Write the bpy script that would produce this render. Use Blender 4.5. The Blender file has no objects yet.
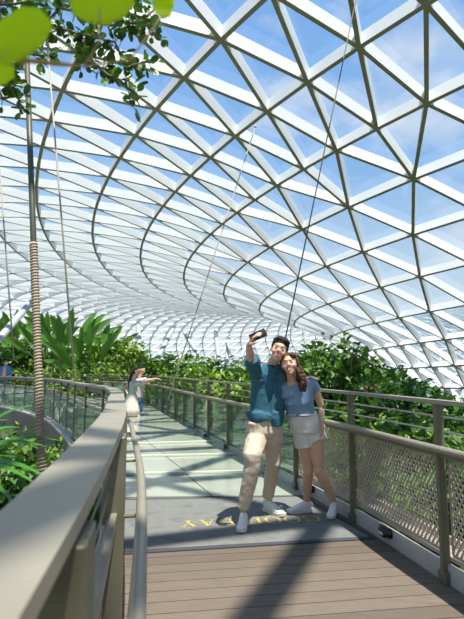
import bpy, bmesh, math, random
from mathutils import Vector, Matrix, Euler, noise
C = bpy.context.scene.collection
rnd = random.Random(7)
V = Vector
PI = math.pi
F_PX = 491.9
PITCH = math.atan(60.5/F_PX)
EYE = 1.42
def at(u, v, d):
    """point seen at photo position (u, v) at forward distance d"""
    X = (u-232)/F_PX; Z = (309.5-v)/F_PX
    y = math.cos(PITCH)-Z*math.sin(PITCH); z = math.sin(PITCH)+Z*math.cos(PITCH)
    s = d/y
    return V((X*s, d, EYE+z*s))
# ------------------------------------------------------------------ materials
def mat(name, col, rough=.6, metal=0, spec=.5, var=None, scale=5, bump=0, bscale=40, island=False, trans=0, alpha_glass=False, sub=0):
    m = bpy.data.materials.new(name); m.use_nodes = True
    nt = m.node_tree; b = nt.nodes['Principled BSDF']
    b.inputs['Base Color'].default_value = (*col, 1)
    b.inputs['Roughness'].default_value = rough
    b.inputs['Metallic'].default_value = metal
    b.inputs['Specular IOR Level'].default_value = spec
    if sub:
        b.inputs['Subsurface Weight'].default_value = sub
        b.inputs['Subsurface Radius'].default_value = (.02, .008, .004)
    tc = nt.nodes.new('ShaderNodeTexCoord')
    if var is not None:
        ramp = nt.nodes.new('ShaderNodeValToRGB')
        cols = [col]+list(var)
        el = ramp.color_ramp.elements
        while len(el) < len(cols): el.new(.5)
        for i, c in enumerate(cols):
            el[i].position = i/(len(cols)-1) if island else .3+.4*i/(len(cols)-1)
            el[i].color = (*c, 1)
        if island:
            g = nt.nodes.new('ShaderNodeNewGeometry')
            nt.links.new(g.outputs['Random Per Island'], ramp.inputs[0])
        else:
            n = nt.nodes.new('ShaderNodeTexNoise'); n.inputs['Scale'].default_value = scale
            n.inputs['Detail'].default_value = 6
            nt.links.new(tc.outputs['Object'], n.inputs['Vector'])
            nt.links.new(n.outputs['Fac'], ramp.inputs[0])
        nt.links.new(ramp.outputs[0], b.inputs['Base Color'])
    if bump:
        n2 = nt.nodes.new('ShaderNodeTexNoise'); n2.inputs['Scale'].default_value = bscale
        bp = nt.nodes.new('ShaderNodeBump'); bp.inputs['Strength'].default_value = bump
        bp.inputs['Distance'].default_value = .01
        nt.links.new(tc.outputs['Object'], n2.inputs['Vector'])
        nt.links.new(n2.outputs['Fac'], bp.inputs['Height'])
        nt.links.new(bp.outputs[0], b.inputs['Normal'])
    if trans:
        t = nt.nodes.new('ShaderNodeBsdfTranslucent')
        mx = nt.nodes.new('ShaderNodeMixShader'); mx.inputs[0].default_value = trans
        src = b.inputs['Base Color']
        if src.is_linked: nt.links.new(src.links[0].from_socket, t.inputs['Color'])
        else: t.inputs['Color'].default_value = (*col, 1)
        out = nt.nodes['Material Output']
        nt.links.new(b.outputs[0], mx.inputs[1]); nt.links.new(t.outputs[0], mx.inputs[2])
        nt.links.new(mx.outputs[0], out.inputs['Surface'])
    return m
def glass_mat(name, tint, gloss_lo=.06, haze=0, hazecol=(.6, .7, .65)):
    m = bpy.data.materials.new(name); m.use_nodes = True
    nt = m.node_tree; nt.nodes.remove(nt.nodes['Principled BSDF'])
    t = nt.nodes.new('ShaderNodeBsdfTransparent'); t.inputs[0].default_value = (*tint, 1)
    g = nt.nodes.new('ShaderNodeBsdfGlossy'); g.inputs['Roughness'].default_value = .03
    fc = nt.nodes.new('ShaderNodeLayerWeight'); fc.inputs['Blend'].default_value = .5
    pw = nt.nodes.new('ShaderNodeMath'); pw.operation = 'POWER'; pw.inputs[1].default_value = 4.5
    lw = nt.nodes.new('ShaderNodeMath'); lw.operation = 'MULTIPLY_ADD'; lw.inputs[1].default_value = .8; lw.inputs[2].default_value = gloss_lo
    nt.links.new(fc.outputs['Facing'], pw.inputs[0]); nt.links.new(pw.outputs[0], lw.inputs[0])
    mx = nt.nodes.new('ShaderNodeMixShader')
    nt.links.new(lw.outputs[0], mx.inputs[0]); nt.links.new(t.outputs[0], mx.inputs[1]); nt.links.new(g.outputs[0], mx.inputs[2])
    last = mx
    if haze:
        d = nt.nodes.new('ShaderNodeBsdfDiffuse'); d.inputs[0].default_value = (*hazecol, 1)
        m2 = nt.nodes.new('ShaderNodeMixShader'); m2.inputs[0].default_value = haze
        nt.links.new(mx.outputs[0], m2.inputs[1]); nt.links.new(d.outputs[0], m2.inputs[2]); last = m2
    nt.links.new(last.outputs[0], nt.nodes['Material Output'].inputs['Surface'])
    return m
M = {}
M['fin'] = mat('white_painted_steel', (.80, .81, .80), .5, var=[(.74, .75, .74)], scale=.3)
M['fin_under'] = mat('fin_underside_shade', (.34, .315, .23), .55)  # shade beneath the white fins, painted in as a darker olive grey
M['roof_glass'] = glass_mat('roof_glass', (.93, .965, .97), haze=.03, hazecol=(.75, .82, .82))
M['panel_glass'] = glass_mat('balustrade_glass', (.62, .78, .70), haze=.10, hazecol=(.35, .48, .42))
M['rail_tan'] = mat('tan_powder_coated_rail', (.27, .24, .18), .42, .15, var=[(.31, .275, .21)], scale=6)
M['rail_olive'] = mat('olive_bronze_metal', (.15, .138, .088), .5, .3, var=[(.19, .175, .12)], scale=4)
M['steel'] = mat('brushed_steel', (.55, .52, .46), .3, .8)
M['mesh'] = mat('expanded_metal', (.40, .35, .29), .5, .2)
M['kerb'] = mat('pale_kerb_metal', (.50, .49, .46), .5, .1, var=[(.42, .41, .385)], scale=3)
M['fascia'] = mat('grey_fascia_panel', (.115, .108, .095), .65, var=[(.15, .143, .125)], scale=1.5)
M['dark'] = mat('black_plastic', (.02, .02, .02), .35)
M['lens'] = mat('lamp_lens', (.35, .36, .36), .15)
M['mat'] = mat('charcoal_mat', (.15, .15, .14), .95, var=[(.19, .188, .175), (.13, .132, .125)], scale=4, bump=.4, bscale=300)
M['mat_edge'] = mat('dark_mat_border', (.05, .055, .065), .9)
M['gold'] = mat('gold_lettering', (.55, .40, .09), .8, var=[(.42, .32, .10)], scale=20)
M['ground'] = mat('forest_floor', (.035, .05, .02), .95, var=[(.07, .075, .035), (.025, .04, .012)], scale=1.2)
M['bark'] = mat('bark', (.16, .12, .08), .9, var=[(.25, .20, .14)], scale=9, bump=.5)
M['rope'] = mat('rope_wrap', (.36, .29, .21), .9, bump=.3, bscale=90)
M['pole'] = mat('bronze_hanger', (.085, .09, .06), .5, .3)
M['cable'] = mat('cable', (.10, .09, .08), .6)
M['palecable'] = mat('pale_cable', (.38, .33, .26), .6)
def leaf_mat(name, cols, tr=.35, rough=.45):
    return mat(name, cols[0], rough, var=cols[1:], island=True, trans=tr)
M['leaf_mid'] = leaf_mat('mid_green_leaves', [(.035, .10, .010), (.075, .18, .018), (.15, .29, .03), (.02, .065, .010)])
M['leaf_bright'] = leaf_mat('yellow_green_leaves', [(.10, .21, .018), (.20, .34, .03), (.32, .44, .05), (.045, .12, .015)])
M['leaf_dark'] = leaf_mat('dark_green_leaves', [(.02, .07, .012), (.04, .13, .02), (.09, .20, .025), (.015, .05, .012)])
M['paddle'] = leaf_mat('paddle_leaf', [(.05, .15, .02), (.10, .25, .03), (.22, .36, .04), (.03, .09, .015)], .35, .35)
M['strap'] = leaf_mat('strap_leaf', [(.04, .17, .02), (.07, .26, .03), (.15, .34, .04)], .25, .3)
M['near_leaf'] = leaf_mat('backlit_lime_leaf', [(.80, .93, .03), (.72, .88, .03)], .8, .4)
M['branch_leaf'] = leaf_mat('branch_leaf', [(.035, .10, .015), (.07, .17, .015), (.12, .24, .02)], .3, .4)
M['flower'] = leaf_mat('pink_flower', [(.50, .10, .10), (.62, .25, .24)], .3)
M['skin'] = mat('skin', (.68, .42, .29), .5, sub=.08, var=[(.64, .385, .26)], scale=8)
M['skin_w'] = mat('skin_warm', (.68, .41, .275), .5, sub=.08, var=[(.64, .375, .245)], scale=8)
M['skin_leg'] = mat('skin_tanned', (.50, .26, .15), .45, sub=.05)
M['hair'] = mat('black_hair', (.010, .008, .007), .6, spec=.25, var=[(.018, .014, .012)], scale=60, bump=.6, bscale=80)
M['hair_brown'] = mat('brown_hair', (.030, .014, .009), .55, spec=.3, var=[(.13, .055, .025)], scale=35, bump=.6, bscale=80)
M['shirt'] = mat('teal_shirt_cloth', (.022, .105, .155), .8, var=[(.03, .125, .18)], scale=10, bump=.15, bscale=200)
M['shirt_dark'] = mat('dark_navy_cloth', (.008, .018, .03), .8)
M['blouse'] = mat('dusty_blue_satin', (.15, .25, .38), .45, var=[(.18, .29, .43)], scale=6)
M['shorts'] = mat('cream_cloth', (.66, .61, .54), .85, var=[(.70, .66, .59)], scale=5, bump=.15, bscale=200)
M['chino'] = mat('beige_chino_cloth', (.56, .45, .34), .85, var=[(.60, .49, .38)], scale=5, bump=.15, bscale=200)
M['white_shoe'] = mat('white_leather', (.78, .77, .74), .45)
M['sole'] = mat('off_white_rubber', (.70, .67, .60), .6)
M['lace'] = mat('lace', (.55, .55, .55), .8)
M['tooth'] = mat('teeth', (.85, .82, .78), .3)
M['lip'] = mat('lips', (.52, .12, .10), .4)
M['eye'] = mat('eye_dark', (.015, .01, .008), .3)
M['phone'] = mat('phone_case', (.025, .022, .022), .3)
M['phone_lens'] = mat('phone_lens', (.10, .10, .11), .1, .5)
M['watch'] = mat('watch_metal', (.7, .66, .58), .25, .9)
M['sage'] = mat('sage_cloth', (.33, .43, .38), .8)
M['skirt'] = mat('cream_skirt_cloth', (.70, .62, .52), .85)
M['pink'] = mat('pale_pink_cloth', (.62, .50, .52), .8)
M['jeans'] = mat('blue_denim', (.05, .12, .24), .8)
M['polo'] = mat('blue_polo_cloth', (.07, .22, .55), .8)
M['green_trouser'] = mat('dark_teal_cloth', (.02, .12, .12), .8)
M['plank'] = mat('weathered_deck_board', (.145, .113, .084), .7, island=True, var=[(.175, .138, .104), (.125, .097, .072)])
# fine grain across the deck boards
nt = M['plank'].node_tree
b = nt.nodes['Principled BSDF']; src = b.inputs['Base Color'].links[0].from_socket
mp = nt.nodes.new('ShaderNodeMapping'); mp.inputs['Scale'].default_value = (1.5, 45, 1); mp.inputs['Rotation'].default_value = (0, 0, -math.radians(8.5))
n = nt.nodes.new('ShaderNodeTexNoise'); n.inputs['Scale'].default_value = 3; n.inputs['Detail'].default_value = 5
tc = nt.nodes.new('ShaderNodeTexCoord'); mxr = nt.nodes.new('ShaderNodeMixRGB'); mxr.blend_type = 'MULTIPLY'; mxr.inputs[0].default_value = .6
rp = nt.nodes.new('ShaderNodeValToRGB'); rp.color_ramp.elements[0].position = .3; rp.color_ramp.elements[1].position = .7
rp.color_ramp.elements[0].color = (.55, .52, .5, 1); rp.color_ramp.elements[1].color = (1.25, 1.2, 1.15, 1)
nt.links.new(tc.outputs['Object'], mp.inputs[0]); nt.links.new(mp.outputs[0], n.inputs['Vector']); nt.links.new(n.outputs['Fac'], rp.inputs[0])
nt.links.new(src, mxr.inputs[1]); nt.links.new(rp.outputs[0], mxr.inputs[2]); nt.links.new(mxr.outputs[0], b.inputs['Base Color'])
M['floor_glass'] = mat('frosted_floor_glass', (.31, .33, .265), .13, spec=.8, var=[(.37, .39, .31), (.28, .31, .25)], scale=.8)
M['nosing'] = mat('pale_step_edge', (.62, .65, .56), .4)
# ------------------------------------------------------------------ mesh helpers
def obj(name, bm, m, parent=None, smooth=False, label=None):
    me = bpy.data.meshes.new(name)
    bmesh.ops.recalc_face_normals(bm, faces=bm.faces) if smooth != 'raw' else None
    bm.to_mesh(me); bm.free()
    for x in (m if isinstance(m, (list, tuple)) else [m]): me.materials.append(x)
    if smooth is True:
        for p in me.polygons: p.use_smooth = True
    o = bpy.data.objects.new(name, me); C.objects.link(o)
    if parent: o.parent = parent; o.matrix_parent_inverse = parent_inv(parent)
    if label: o['label'] = label
    return o
def parent_inv(p):
    m = Matrix.LocRotScale(p.location, p.rotation_euler, p.scale)
    q = p.parent
    if q: m = parent_world(p)
    return m.inverted()
def parent_world(p):
    m = Matrix.LocRotScale(p.location, p.rotation_euler, p.scale)
    if p.parent: return parent_world(p.parent) @ p.matrix_parent_inverse @ m
    return m
def tag(o, label, cat, group=None, kind=None):
    o['label'] = label; o['category'] = cat
    if group: o['group'] = group
    if kind: o['kind'] = kind
    return o
def thing(name, label, cat, loc=(0, 0, 0), group=None):
    o = bpy.data.objects.new(name, None); C.objects.link(o); o.location = loc
    o.empty_display_size = .1
    return tag(o, label, cat, group)
def struct(o, label=None):
    o['kind'] = 'structure'
    if label: o['label'] = label
    return o
def box(bm, c, s, rot=None, mi=0):
    r = bmesh.ops.create_cube(bm, size=1)
    mm = Matrix.Translation(c) @ (rot.to_4x4() if rot else Matrix()) @ Matrix.Diagonal((*s, 1))
    bmesh.ops.transform(bm, matrix=mm, verts=r['verts'])
    for v in r['verts']:
        for f in v.link_faces: f.material_index = mi
def frame(d, hint=V((0, 0, 1))):
    d = d.normalized()
    if abs(d.dot(hint.normalized())) > .97: hint = V((0, 1, 0)) if abs(d.y) < .9 else V((1, 0, 0))
    a = hint.cross(d).normalized(); b = d.cross(a).normalized()
    return a, b
def loft(bm, pts, rad, n=14, hint=V((0, 0, 1)), cap=True, mi=0, sq=1.0):
    """closed tube of elliptical rings through pts; rad = r or (ra, rb) per point, ra along hint x dir"""
    rings = []
    for i, p in enumerate(pts):
        p = V(p)
        d = (V(pts[min(i+1, len(pts)-1)])-V(pts[max(i-1, 0)]))
        a, b = frame(d, hint)
        r = rad[i] if isinstance(rad, (list, tuple)) else rad
        ra, rb = r if isinstance(r, (list, tuple)) else (r, r)
        ring = []
        for k in range(n):
            t = 2*PI*k/n
            c, s = math.cos(t), math.sin(t)
            if sq != 1: c = math.copysign(abs(c)**sq, c); s = math.copysign(abs(s)**sq, s)
            ring.append(bm.verts.new(p+a*(ra*c)+b*(rb*s)))
        rings.append(ring)
    for i in range(len(rings)-1):
        for k in range(n):
            f = bm.faces.new((rings[i][k], rings[i][(k+1) % n], rings[i+1][(k+1) % n], rings[i+1][k])); f.material_index = mi
    if cap:
        f = bm.faces.new(rings[0][::-1]); f.material_index = mi
        f = bm.faces.new(rings[-1]); f.material_index = mi
    return rings
def ell(bm, c, r, rot=None, seg=16, mi=0):
    q = bmesh.ops.create_uvsphere(bm, u_segments=seg, v_segments=max(8, seg*2//3), radius=1)
    mm = Matrix.Translation(c) @ (rot.to_4x4() if rot else Matrix()) @ Matrix.Diagonal((*r, 1))
    bmesh.ops.transform(bm, matrix=mm, verts=q['verts'])
    for v in q['verts']:
        for f in v.link_faces: f.material_index = mi
def sweep(bm, pts, w, h, up=V((0, 0, 1)), closed=True, mi=0):
    """rectangular bar w (sideways) x h (up) along pts"""
    rings = []
    for i, p in enumerate(pts):
        d = (V(pts[min(i+1, len(pts)-1)])-V(pts[max(i-1, 0)])).normalized()
        a = d.cross(up).normalized()
        p = V(p)
        rings.append([bm.verts.new(p+a*(sx*w/2)+up*(sz*h/2)) for sx, sz in ((-1, -1), (1, -1), (1, 1), (-1, 1))])
    for i in range(len(rings)-1):
        for k in range(4):
            f = bm.faces.new((rings[i][k], rings[i][(k+1) % 4], rings[i+1][(k+1) % 4], rings[i+1][k])); f.material_index = mi
    bm.faces.new(rings[0][::-1]); bm.faces.new(rings[-1])
def remesh(o, vox, it=4, disp=0, dscale=.1):
    m = o.modifiers.new('r', 'REMESH'); m.mode = 'VOXEL'; m.voxel_size = vox; m.use_smooth_shade = True
    s = o.modifiers.new('s', 'SMOOTH'); s.factor = .5; s.iterations = it
    if disp:
        tx = bpy.data.textures.new('folds', 'CLOUDS'); tx.noise_scale = dscale
        d = o.modifiers.new('d', 'DISPLACE'); d.texture = tx; d.strength = disp; d.mid_level = .5; d.texture_coords = 'LOCAL'
    return o
def catmull(pts, step=.25):
    out = []
    P = [V(p) for p in pts]
    P = [P[0]*2-P[1]]+P+[P[-1]*2-P[-2]]
    for i in range(1, len(P)-2):
        n = max(1, int((P[i+1]-P[i]).length/step))
        for k in range(n):
            t = k/n
            out.append(.5*((2*P[i])+(P[i+1]-P[i-1])*t+(2*P[i-1]-5*P[i]+4*P[i+1]-P[i+2])*t*t+(3*P[i]-P[i-1]-3*P[i+1]+P[i+2])*t**3))
    out.append(P[-2])
    return out
# ------------------------------------------------------------------ camera, light, sky
cam = bpy.data.cameras.new('camera'); co = bpy.data.objects.new('camera', cam); C.objects.link(co)
bpy.context.scene.camera = co
co.location = (0, 0, EYE); co.rotation_euler = (PI/2+PITCH, 0, 0)
cam.sensor_fit = 'VERTICAL'; cam.sensor_height = 36; cam.lens = 36*F_PX/619
cam.dof.use_dof = True; cam.dof.focus_distance = 4.9; cam.dof.aperture_fstop = 4.2; cam.clip_end = 600; cam.clip_start = .05
sc = bpy.context.scene
sc.view_settings.view_transform = 'Standard'; sc.view_settings.look = 'None'; sc.view_settings.gamma = 1
sc.view_settings.exposure = 0.15
def sun(name, az, el, e, ang, col):
    l = bpy.data.lights.new(name, 'SUN'); l.energy = e; l.angle = math.radians(ang); l.color = col
    o = bpy.data.objects.new(name, l); C.objects.link(o)
    a, e2 = math.radians(az), math.radians(el)
    d = V((math.sin(a)*math.cos(e2), math.cos(a)*math.cos(e2), math.sin(e2)))
    o.rotation_euler = d.to_track_quat('Z', 'Y').to_euler(); o.location = d*50
sun('sun', 150, 71, 8.0, .6, (1, .95, .86))
w = bpy.data.worlds.new('sky'); sc.world = w; w.use_nodes = True
nt = w.node_tree; bg = nt.nodes['Background']
tc = nt.nodes.new('ShaderNodeTexCoord'); sep = nt.nodes.new('ShaderNodeSeparateXYZ'); nt.links.new(tc.outputs['Generated'], sep.inputs[0])
gr = nt.nodes.new('ShaderNodeValToRGB'); e = gr.color_ramp.elements
e[0].position = 0; e[0].color = (.84, .90, .94, 1); e[1].position = .75; e[1].color = (.20, .43, .90, 1)
x = e.new(.16); x.color = (.62, .78, .95, 1); x = e.new(.38); x.color = (.30, .54, .93, 1)
nt.links.new(sep.outputs['Z'], gr.inputs[0])
mp = nt.nodes.new('ShaderNodeMapping'); mp.inputs['Scale'].default_value = (1.6, 1.6, 3.2); mp.inputs['Location'].default_value = (.35, .1, .2)
nz = nt.nodes.new('ShaderNodeTexNoise'); nz.inputs['Scale'].default_value = 1.7; nz.inputs['Detail'].default_value = 8; nz.inputs['Roughness'].default_value = .55
nt.links.new(tc.outputs['Generated'], mp.inputs[0]); nt.links.new(mp.outputs[0], nz.inputs['Vector'])
cr = nt.nodes.new('ShaderNodeValToRGB'); cr.color_ramp.elements[0].position = .54; cr.color_ramp.elements[1].position = .74
nt.links.new(nz.outputs['Fac'], cr.inputs[0])
mx = nt.nodes.new('ShaderNodeMixRGB'); mx.inputs[2].default_value = (.93, .95, .98, 1)
nt.links.new(cr.outputs[0], mx.inputs[0]); nt.links.new(gr.outputs[0], mx.inputs[1]); nt.links.new(mx.outputs[0], bg.inputs[0])
bg.inputs[1].default_value = .92
# ------------------------------------------------------------------ the glazed shell
TX = 0.06796184; TY = -0.01196353; AZ = 0.75468517; SC = 6.0
DTH = -0.0437645; TH0 = -2.65017379
RR = {0: 9.0427, 1: 8.5566, 2: 8.0565, 3: 7.5419, 4: 7.0266, 5: 6.5375, 6: 6.0413, 7: 5.51, 8: 5.0438, 9: 4.8163, 10: 4.6, 11: 4.5, 12: 4.45}
ZZ = {0: 2.0884, 1: 1.9873, 2: 1.8928, 3: 1.7478, 4: 1.583, 5: 1.3659, 6: 1.135, 7: .8802, 8: .6122, 9: .3194, 10: .05, 11: -.25, 12: -.6}
PH = {0: .08964, 1: .08564, 2: .067, 3: .04436, 4: .0205, 5: -.00365, 6: -.03039, 7: -.0709, 8: -.10008, 9: -.10211, 10: -.10211, 11: -.10211, 12: -.10211}
for i, (r, z) in enumerate([(9.54, 2.16), (10.05, 2.2), (10.55, 2.21), (11.05, 2.18), (11.55, 2.11), (12.05, 2.0), (12.5, 1.86), (12.93, 1.67), (13.3, 1.43), (13.6, 1.15), (13.83, .84), (13.97, .5), (14.05, .14), (14.1, -.24), (14.1, -.62), (14.1, -1.0)]):
    RR[-1-i] = r; ZZ[-1-i] = z; PH[-1-i] = .0915+.001*i
def g_ang(t):
    T2 = t-5
    return t*DTH-.51979e-3*T2**2-.031064e-3*T2**3
tlo, thi = -8.0, 17.0
alo, ahi = g_ang(tlo), g_ang(thi)
rest = 2*PI-abs(ahi-alo)
nrest = 2*round(rest/.0437/2)
NT = int(thi-tlo)+nrest
if NT % 2: NT += 1; nrest += 1
def ang(t):
    while t < tlo: t += NT
    while t >= tlo+NT: t -= NT
    if t <= thi: return g_ang(t)
    return ahi-rest*(t-thi)/(NT-(thi-tlo))
def shell_node(k, t):
    a = TH0+ang(t)+PH[k]
    cx0 = math.sin(AZ)*10; cy0 = math.cos(AZ)*10
    kk = max(k, -8)
    X = cx0+.045173*(kk-3)+RR[k]*math.cos(a); Y = cy0-.045137*(kk-3)+RR[k]*math.sin(a)
    Z = ZZ[k]+TX*(X-cx0)+TY*(Y-cy0)
    return V((X*SC, Y*SC, Z*SC+EYE))
KMIN = min(RR); KMAX = 12
def ring_ts(k):
    if k <= 3:
        return [tlo+i+(.5 if k % 2 == 0 else 0) for i in range(NT)]
    # half as many nodes inside the fourth ring
    return [tlo+1+2*i+(k % 2)*1.0 + (0 if k % 2 == 0 else -0) for i in range(NT//2)]
# parity: odd t on even rings >= 4, even t on odd rings
def fix(ts, odd): return [t if (int(round(t)) % 2 == (1 if odd else 0)) else t+1 for t in ts]
nodes = {}
for k in range(KMIN, KMAX+1):
    ts = ring_ts(k)
    if k >= 4: ts = fix(ts, k % 2 == 0)
    for t in ts: nodes[(k, t)] = shell_node(k, t)
def wrap(k, t):
    for dt in (0, NT, -NT):
        if (k, t+dt) in nodes: return (k, t+dt)
    return None
edges = []; tris = []
for (k, t) in list(nodes):
    step = 1 if k <= 3 else 2
    e1 = wrap(k, t+step)
    if e1: edges.append(((k, t), e1, 'W'))
    if k == KMAX: continue
    if k == 3:
        if int(round(t)) % 2: cs = [t]            # odd: straight to its own node
        else: cs = [t-1, t+1]
        for c in cs:
            q = wrap(4, c)
            if q: edges.append(((k, t), q, 'U'))
        if int(round(t)) % 2 == 0:
            a, b2 = wrap(4, t-1), wrap(4, t+1)
            if a and b2: tris.append(((k, t), a, b2))
            if b2 and e1: tris.append(((k, t), b2, e1))
        else:
            q = wrap(4, t)
            if q and e1: tris.append(((k, t), q, e1))
    else:
        h = step/2
        a, b2 = wrap(k+1, t-h), wrap(k+1, t+h)
        if a: edges.append(((k, t), a, 'U'))
        if b2: edges.append(((k, t), b2, 'V'))
        if a and b2: tris.append(((k, t), a, b2))
        if b2 and e1: tris.append(((k, t), b2, e1))
nrm = {n: V() for n in nodes}
for tr in tris:
    a, b2, c = (nodes[x] for x in tr)
    nn = (b2-a).cross(c-a)
    if nn.length < 1e-6: continue
    for x in tr: nrm[x] += nn.normalized()
cen = V((math.sin(AZ)*60, math.cos(AZ)*60, 0))
for n, v in nrm.items():
    if v.length < 1e-6: v = V((0, 0, 1))
    v = v.normalized(); p = nodes[n]
    q = (V((p.x, p.y, 0))-cen); rr = q.length; q.normalize()
    # outward reference: away from the middle circle of the torus tube
    mid = cen+q*58; mid.z = EYE+3
    ref = p-mid
    if v.dot(ref) < 0: v = -v
    nrm[n] = v
FD = .44; FT = .135
bm = bmesh.new()
for a, b2, fam in edges:
    A, B = nodes[a], nodes[b2]
    d = (B-A)
    if d.length < .05: continue
    d.normalize()
    tk = FT*(1.05 if fam == 'W' else 1)
    vs = []
    for P, nn in ((A, nrm[a]), (B, nrm[b2])):
        s = d.cross(nn).normalized()*tk/2
        vs.append([bm.verts.new(P-s), bm.verts.new(P+s), bm.verts.new(P+s+nn*FD), bm.verts.new(P-s+nn*FD)])
    for k in range(4):
        f = bm.faces.new((vs[0][k], vs[0][(k+1) % 4], vs[1][(k+1) % 4], vs[1][k]))
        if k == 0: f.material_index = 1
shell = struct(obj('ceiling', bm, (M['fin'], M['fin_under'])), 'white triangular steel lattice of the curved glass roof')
bm = bmesh.new(); vm = {n: bm.verts.new(nodes[n]+nrm[n]*(FD+.01)) for n in nodes}
for tr in tris:
    try: bm.faces.new([vm[x] for x in tr])
    except ValueError: pass
gl = obj('roof_glazing', bm, M['roof_glass'], shell)
# ground far below the bridge
bm = bmesh.new()
gv = [[None]*41 for _ in range(41)]
for i in range(41):
    for j in range(41):
        X = -100+i*6.5; Y = -60+j*5.5
        gv[i][j] = bm.verts.new((X, Y, -5.2+1.2*noise.noise(V((X*.07, Y*.07, 0)))))
for i in range(40):
    for j in range(40): bm.faces.new((gv[i][j], gv[i+1][j], gv[i+1][j+1], gv[i][j+1]))
struct(obj('ground', bm, M['ground'], smooth=True), 'dark planted forest floor below the bridge')
# ------------------------------------------------------------------ bridge
LP = catmull([(-.20, -1.0, 0), (-.22, 0, 0), (-.30, .69, 0), (-.44, 1.59, 0), (-.66, 2.8, 0), (-.97, 4.19, 0), (-1.33, 5.7, 0), (-1.86, 7.3, 0), (-2.81, 9.2, 0), (-3.85, 11.5, 0), (-5.49, 14.65, 0), (-8.97, 19.34, 0), (-14, 24, 0)], .2)
RP = catmull([(1.9, -1.0, 0), (1.85, .5, 0), (1.75, 1.8, 0), (1.60, 2.8, 0), (1.42, 3.58, 0), (1.19, 4.65, 0), (.85, 5.9, 0), (.42, 7.2, 0), (-.15, 9.0, 0), (-.72, 10.9, 0), (-1.78, 14.65, 0), (-2.9, 18.3, 0), (-5, 22, 0), (-8.5, 26, 0), (-13, 30, 0)], .2)
def side(pts, off):
    """shift a path sideways (+ = to the right of travel)"""
    out = []
    for i, p in enumerate(pts):
        d = (pts[min(i+1, len(pts)-1)]-pts[max(i-1, 0)]).normalized()
        out.append(p+V((d.y, -d.x, 0))*off)
    return out
def up(pts, z): return [V((p.x, p.y, z)) for p in pts]
def path_x(pts, y):
    for i in range(len(pts)-1):
        if pts[i].y <= y <= pts[i+1].y:
            t = (y-pts[i].y)/(pts[i+1].y-pts[i].y+1e-9); return pts[i].lerp(pts[i+1], t), (pts[i+1]-pts[i]).normalized()
    return pts[-1], (pts[-1]-pts[-2]).normalized()
# timber deck: boards laid across at a slight angle
AD = math.radians(8.5)
bm = bmesh.new()
s_ = -1.2
def clipx(path, s):
    # where the slanted line y = s + x*tan(AD) meets the path
    for i in range(len(path)-1):
        a, b = path[i], path[i+1]
        fa = a.y-s-a.x*math.tan(AD); fb = b.y-s-b.x*math.tan(AD)
        if fa <= 0 <= fb: return a.lerp(b, -fa/(fb-fa+1e-9)).x
    return None
while s_ < 5.75:
    w_ = .142
    q = []
    for ss in (s_, s_+w_):
        xl, xr = clipx(LP, ss), clipx(RP, ss)
        if xl is None: xl = LP[0].x
        if xr is None: xr = RP[0].x
        q.append((xl, ss+xl*math.tan(AD), xr, ss+xr*math.tan(AD)))
    lim = lambda x, y: (x, min(y, 5.76+.06*x))
    c = [lim(q[0][0], q[0][1]), lim(q[0][2], q[0][3]), lim(q[1][2], q[1][3]), lim(q[1][0], q[1][1])]
    top = [bm.verts.new((*p, 0)) for p in c]; bot = [bm.verts.new((*p, -.03)) for p in c]
    bm.faces.new(top); bm.faces.new(bot[::-1])
    for k in range(4): bm.faces.new((bot[k], bot[(k+1) % 4], top[(k+1) % 4], top[k]))
    s_ += .150
deck = struct(obj('floor', bm, M['plank']), 'grey brown timber boards of the bridge deck')
# slab beneath
Ls = [V(p) for p in ((-.20, -1.0, 0), (-.30, .69, 0), (-.66, 2.8, 0), (-.97, 4.19, 0), (-1.33, 5.76, 0), (-1.72, 6.9, 0), (-2.2, 8.05, 0), (-2.72, 9.1, 0), (-3.3, 10.3, 0), (-4.15, 12.1, 0), (-5.45, 14.6, 0), (-7.0, 16.8, 0), (-8.97, 19.3, 0), (-11.6, 22, 0), (-14, 24, 0))]
Rs = [V(p) for p in ((1.9, -1.0, 0), (1.84, .7, 0), (1.60, 2.8, 0), (1.27, 4.3, 0), (.88, 5.85, 0), (.45, 7.1, 0), (.05, 8.35, 0), (-.33, 9.6, 0), (-.74, 10.95, 0), (-1.25, 12.8, 0), (-1.78, 14.7, 0), (-2.9, 18.3, 0), (-5, 22, 0), (-8.5, 26, 0), (-13, 30, 0))]
bm = bmesh.new(); pv = None
for a, b in zip(Ls, Rs):
    r = [bm.verts.new((a.x, a.y, -.04)), bm.verts.new((b.x, b.y, -.04)), bm.verts.new((b.x, b.y, -.5)), bm.verts.new((a.x, a.y, -.5))]
    if pv:
        for k in range(4): bm.faces.new((pv[k], pv[(k+1) % 4], r[(k+1) % 4], r[k]))
    pv = r
struct(obj('floor', bm, M['fascia']), 'grey structural slab under the bridge deck')
# frosted glass walkway in shallow steps
bm = bmesh.new(); bn = bmesh.new()
hz = [0, .03, .06, .09, .12]+[.12]*12
for i in range(4, len(Ls)-1):
    a, b, c, d = Ls[i], Rs[i], Rs[i+1], Ls[i+1]
    z = hz[i-4]
    nx = max(2, int((b-a).length/1.1))
    for k in range(nx):
        f0, f1 = k/nx+.003, (k+1)/nx-.003
        q = [a.lerp(b, f0), a.lerp(b, f1), d.lerp(c, f1), d.lerp(c, f0)]
        q[3] = q[3].lerp(q[0], .008); q[2] = q[2].lerp(q[1], .008)
        t = [bm.verts.new((p.x, p.y, z)) for p in q]; o_ = [bm.verts.new((p.x, p.y, -.03)) for p in q]
        bm.faces.new(t)
        for m_ in range(4): bm.faces.new((o_[m_], o_[(m_+1) % 4], t[(m_+1) % 4], t[m_]))
    if i > 4:
        u_ = (b-a).normalized(); nrm_ = V((-u_.y, u_.x, 0))
        sweep(bn, [a+V((0, 0, z-.012))-nrm_*.0, b+V((0, 0, z-.012))], .05, .028)
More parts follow.
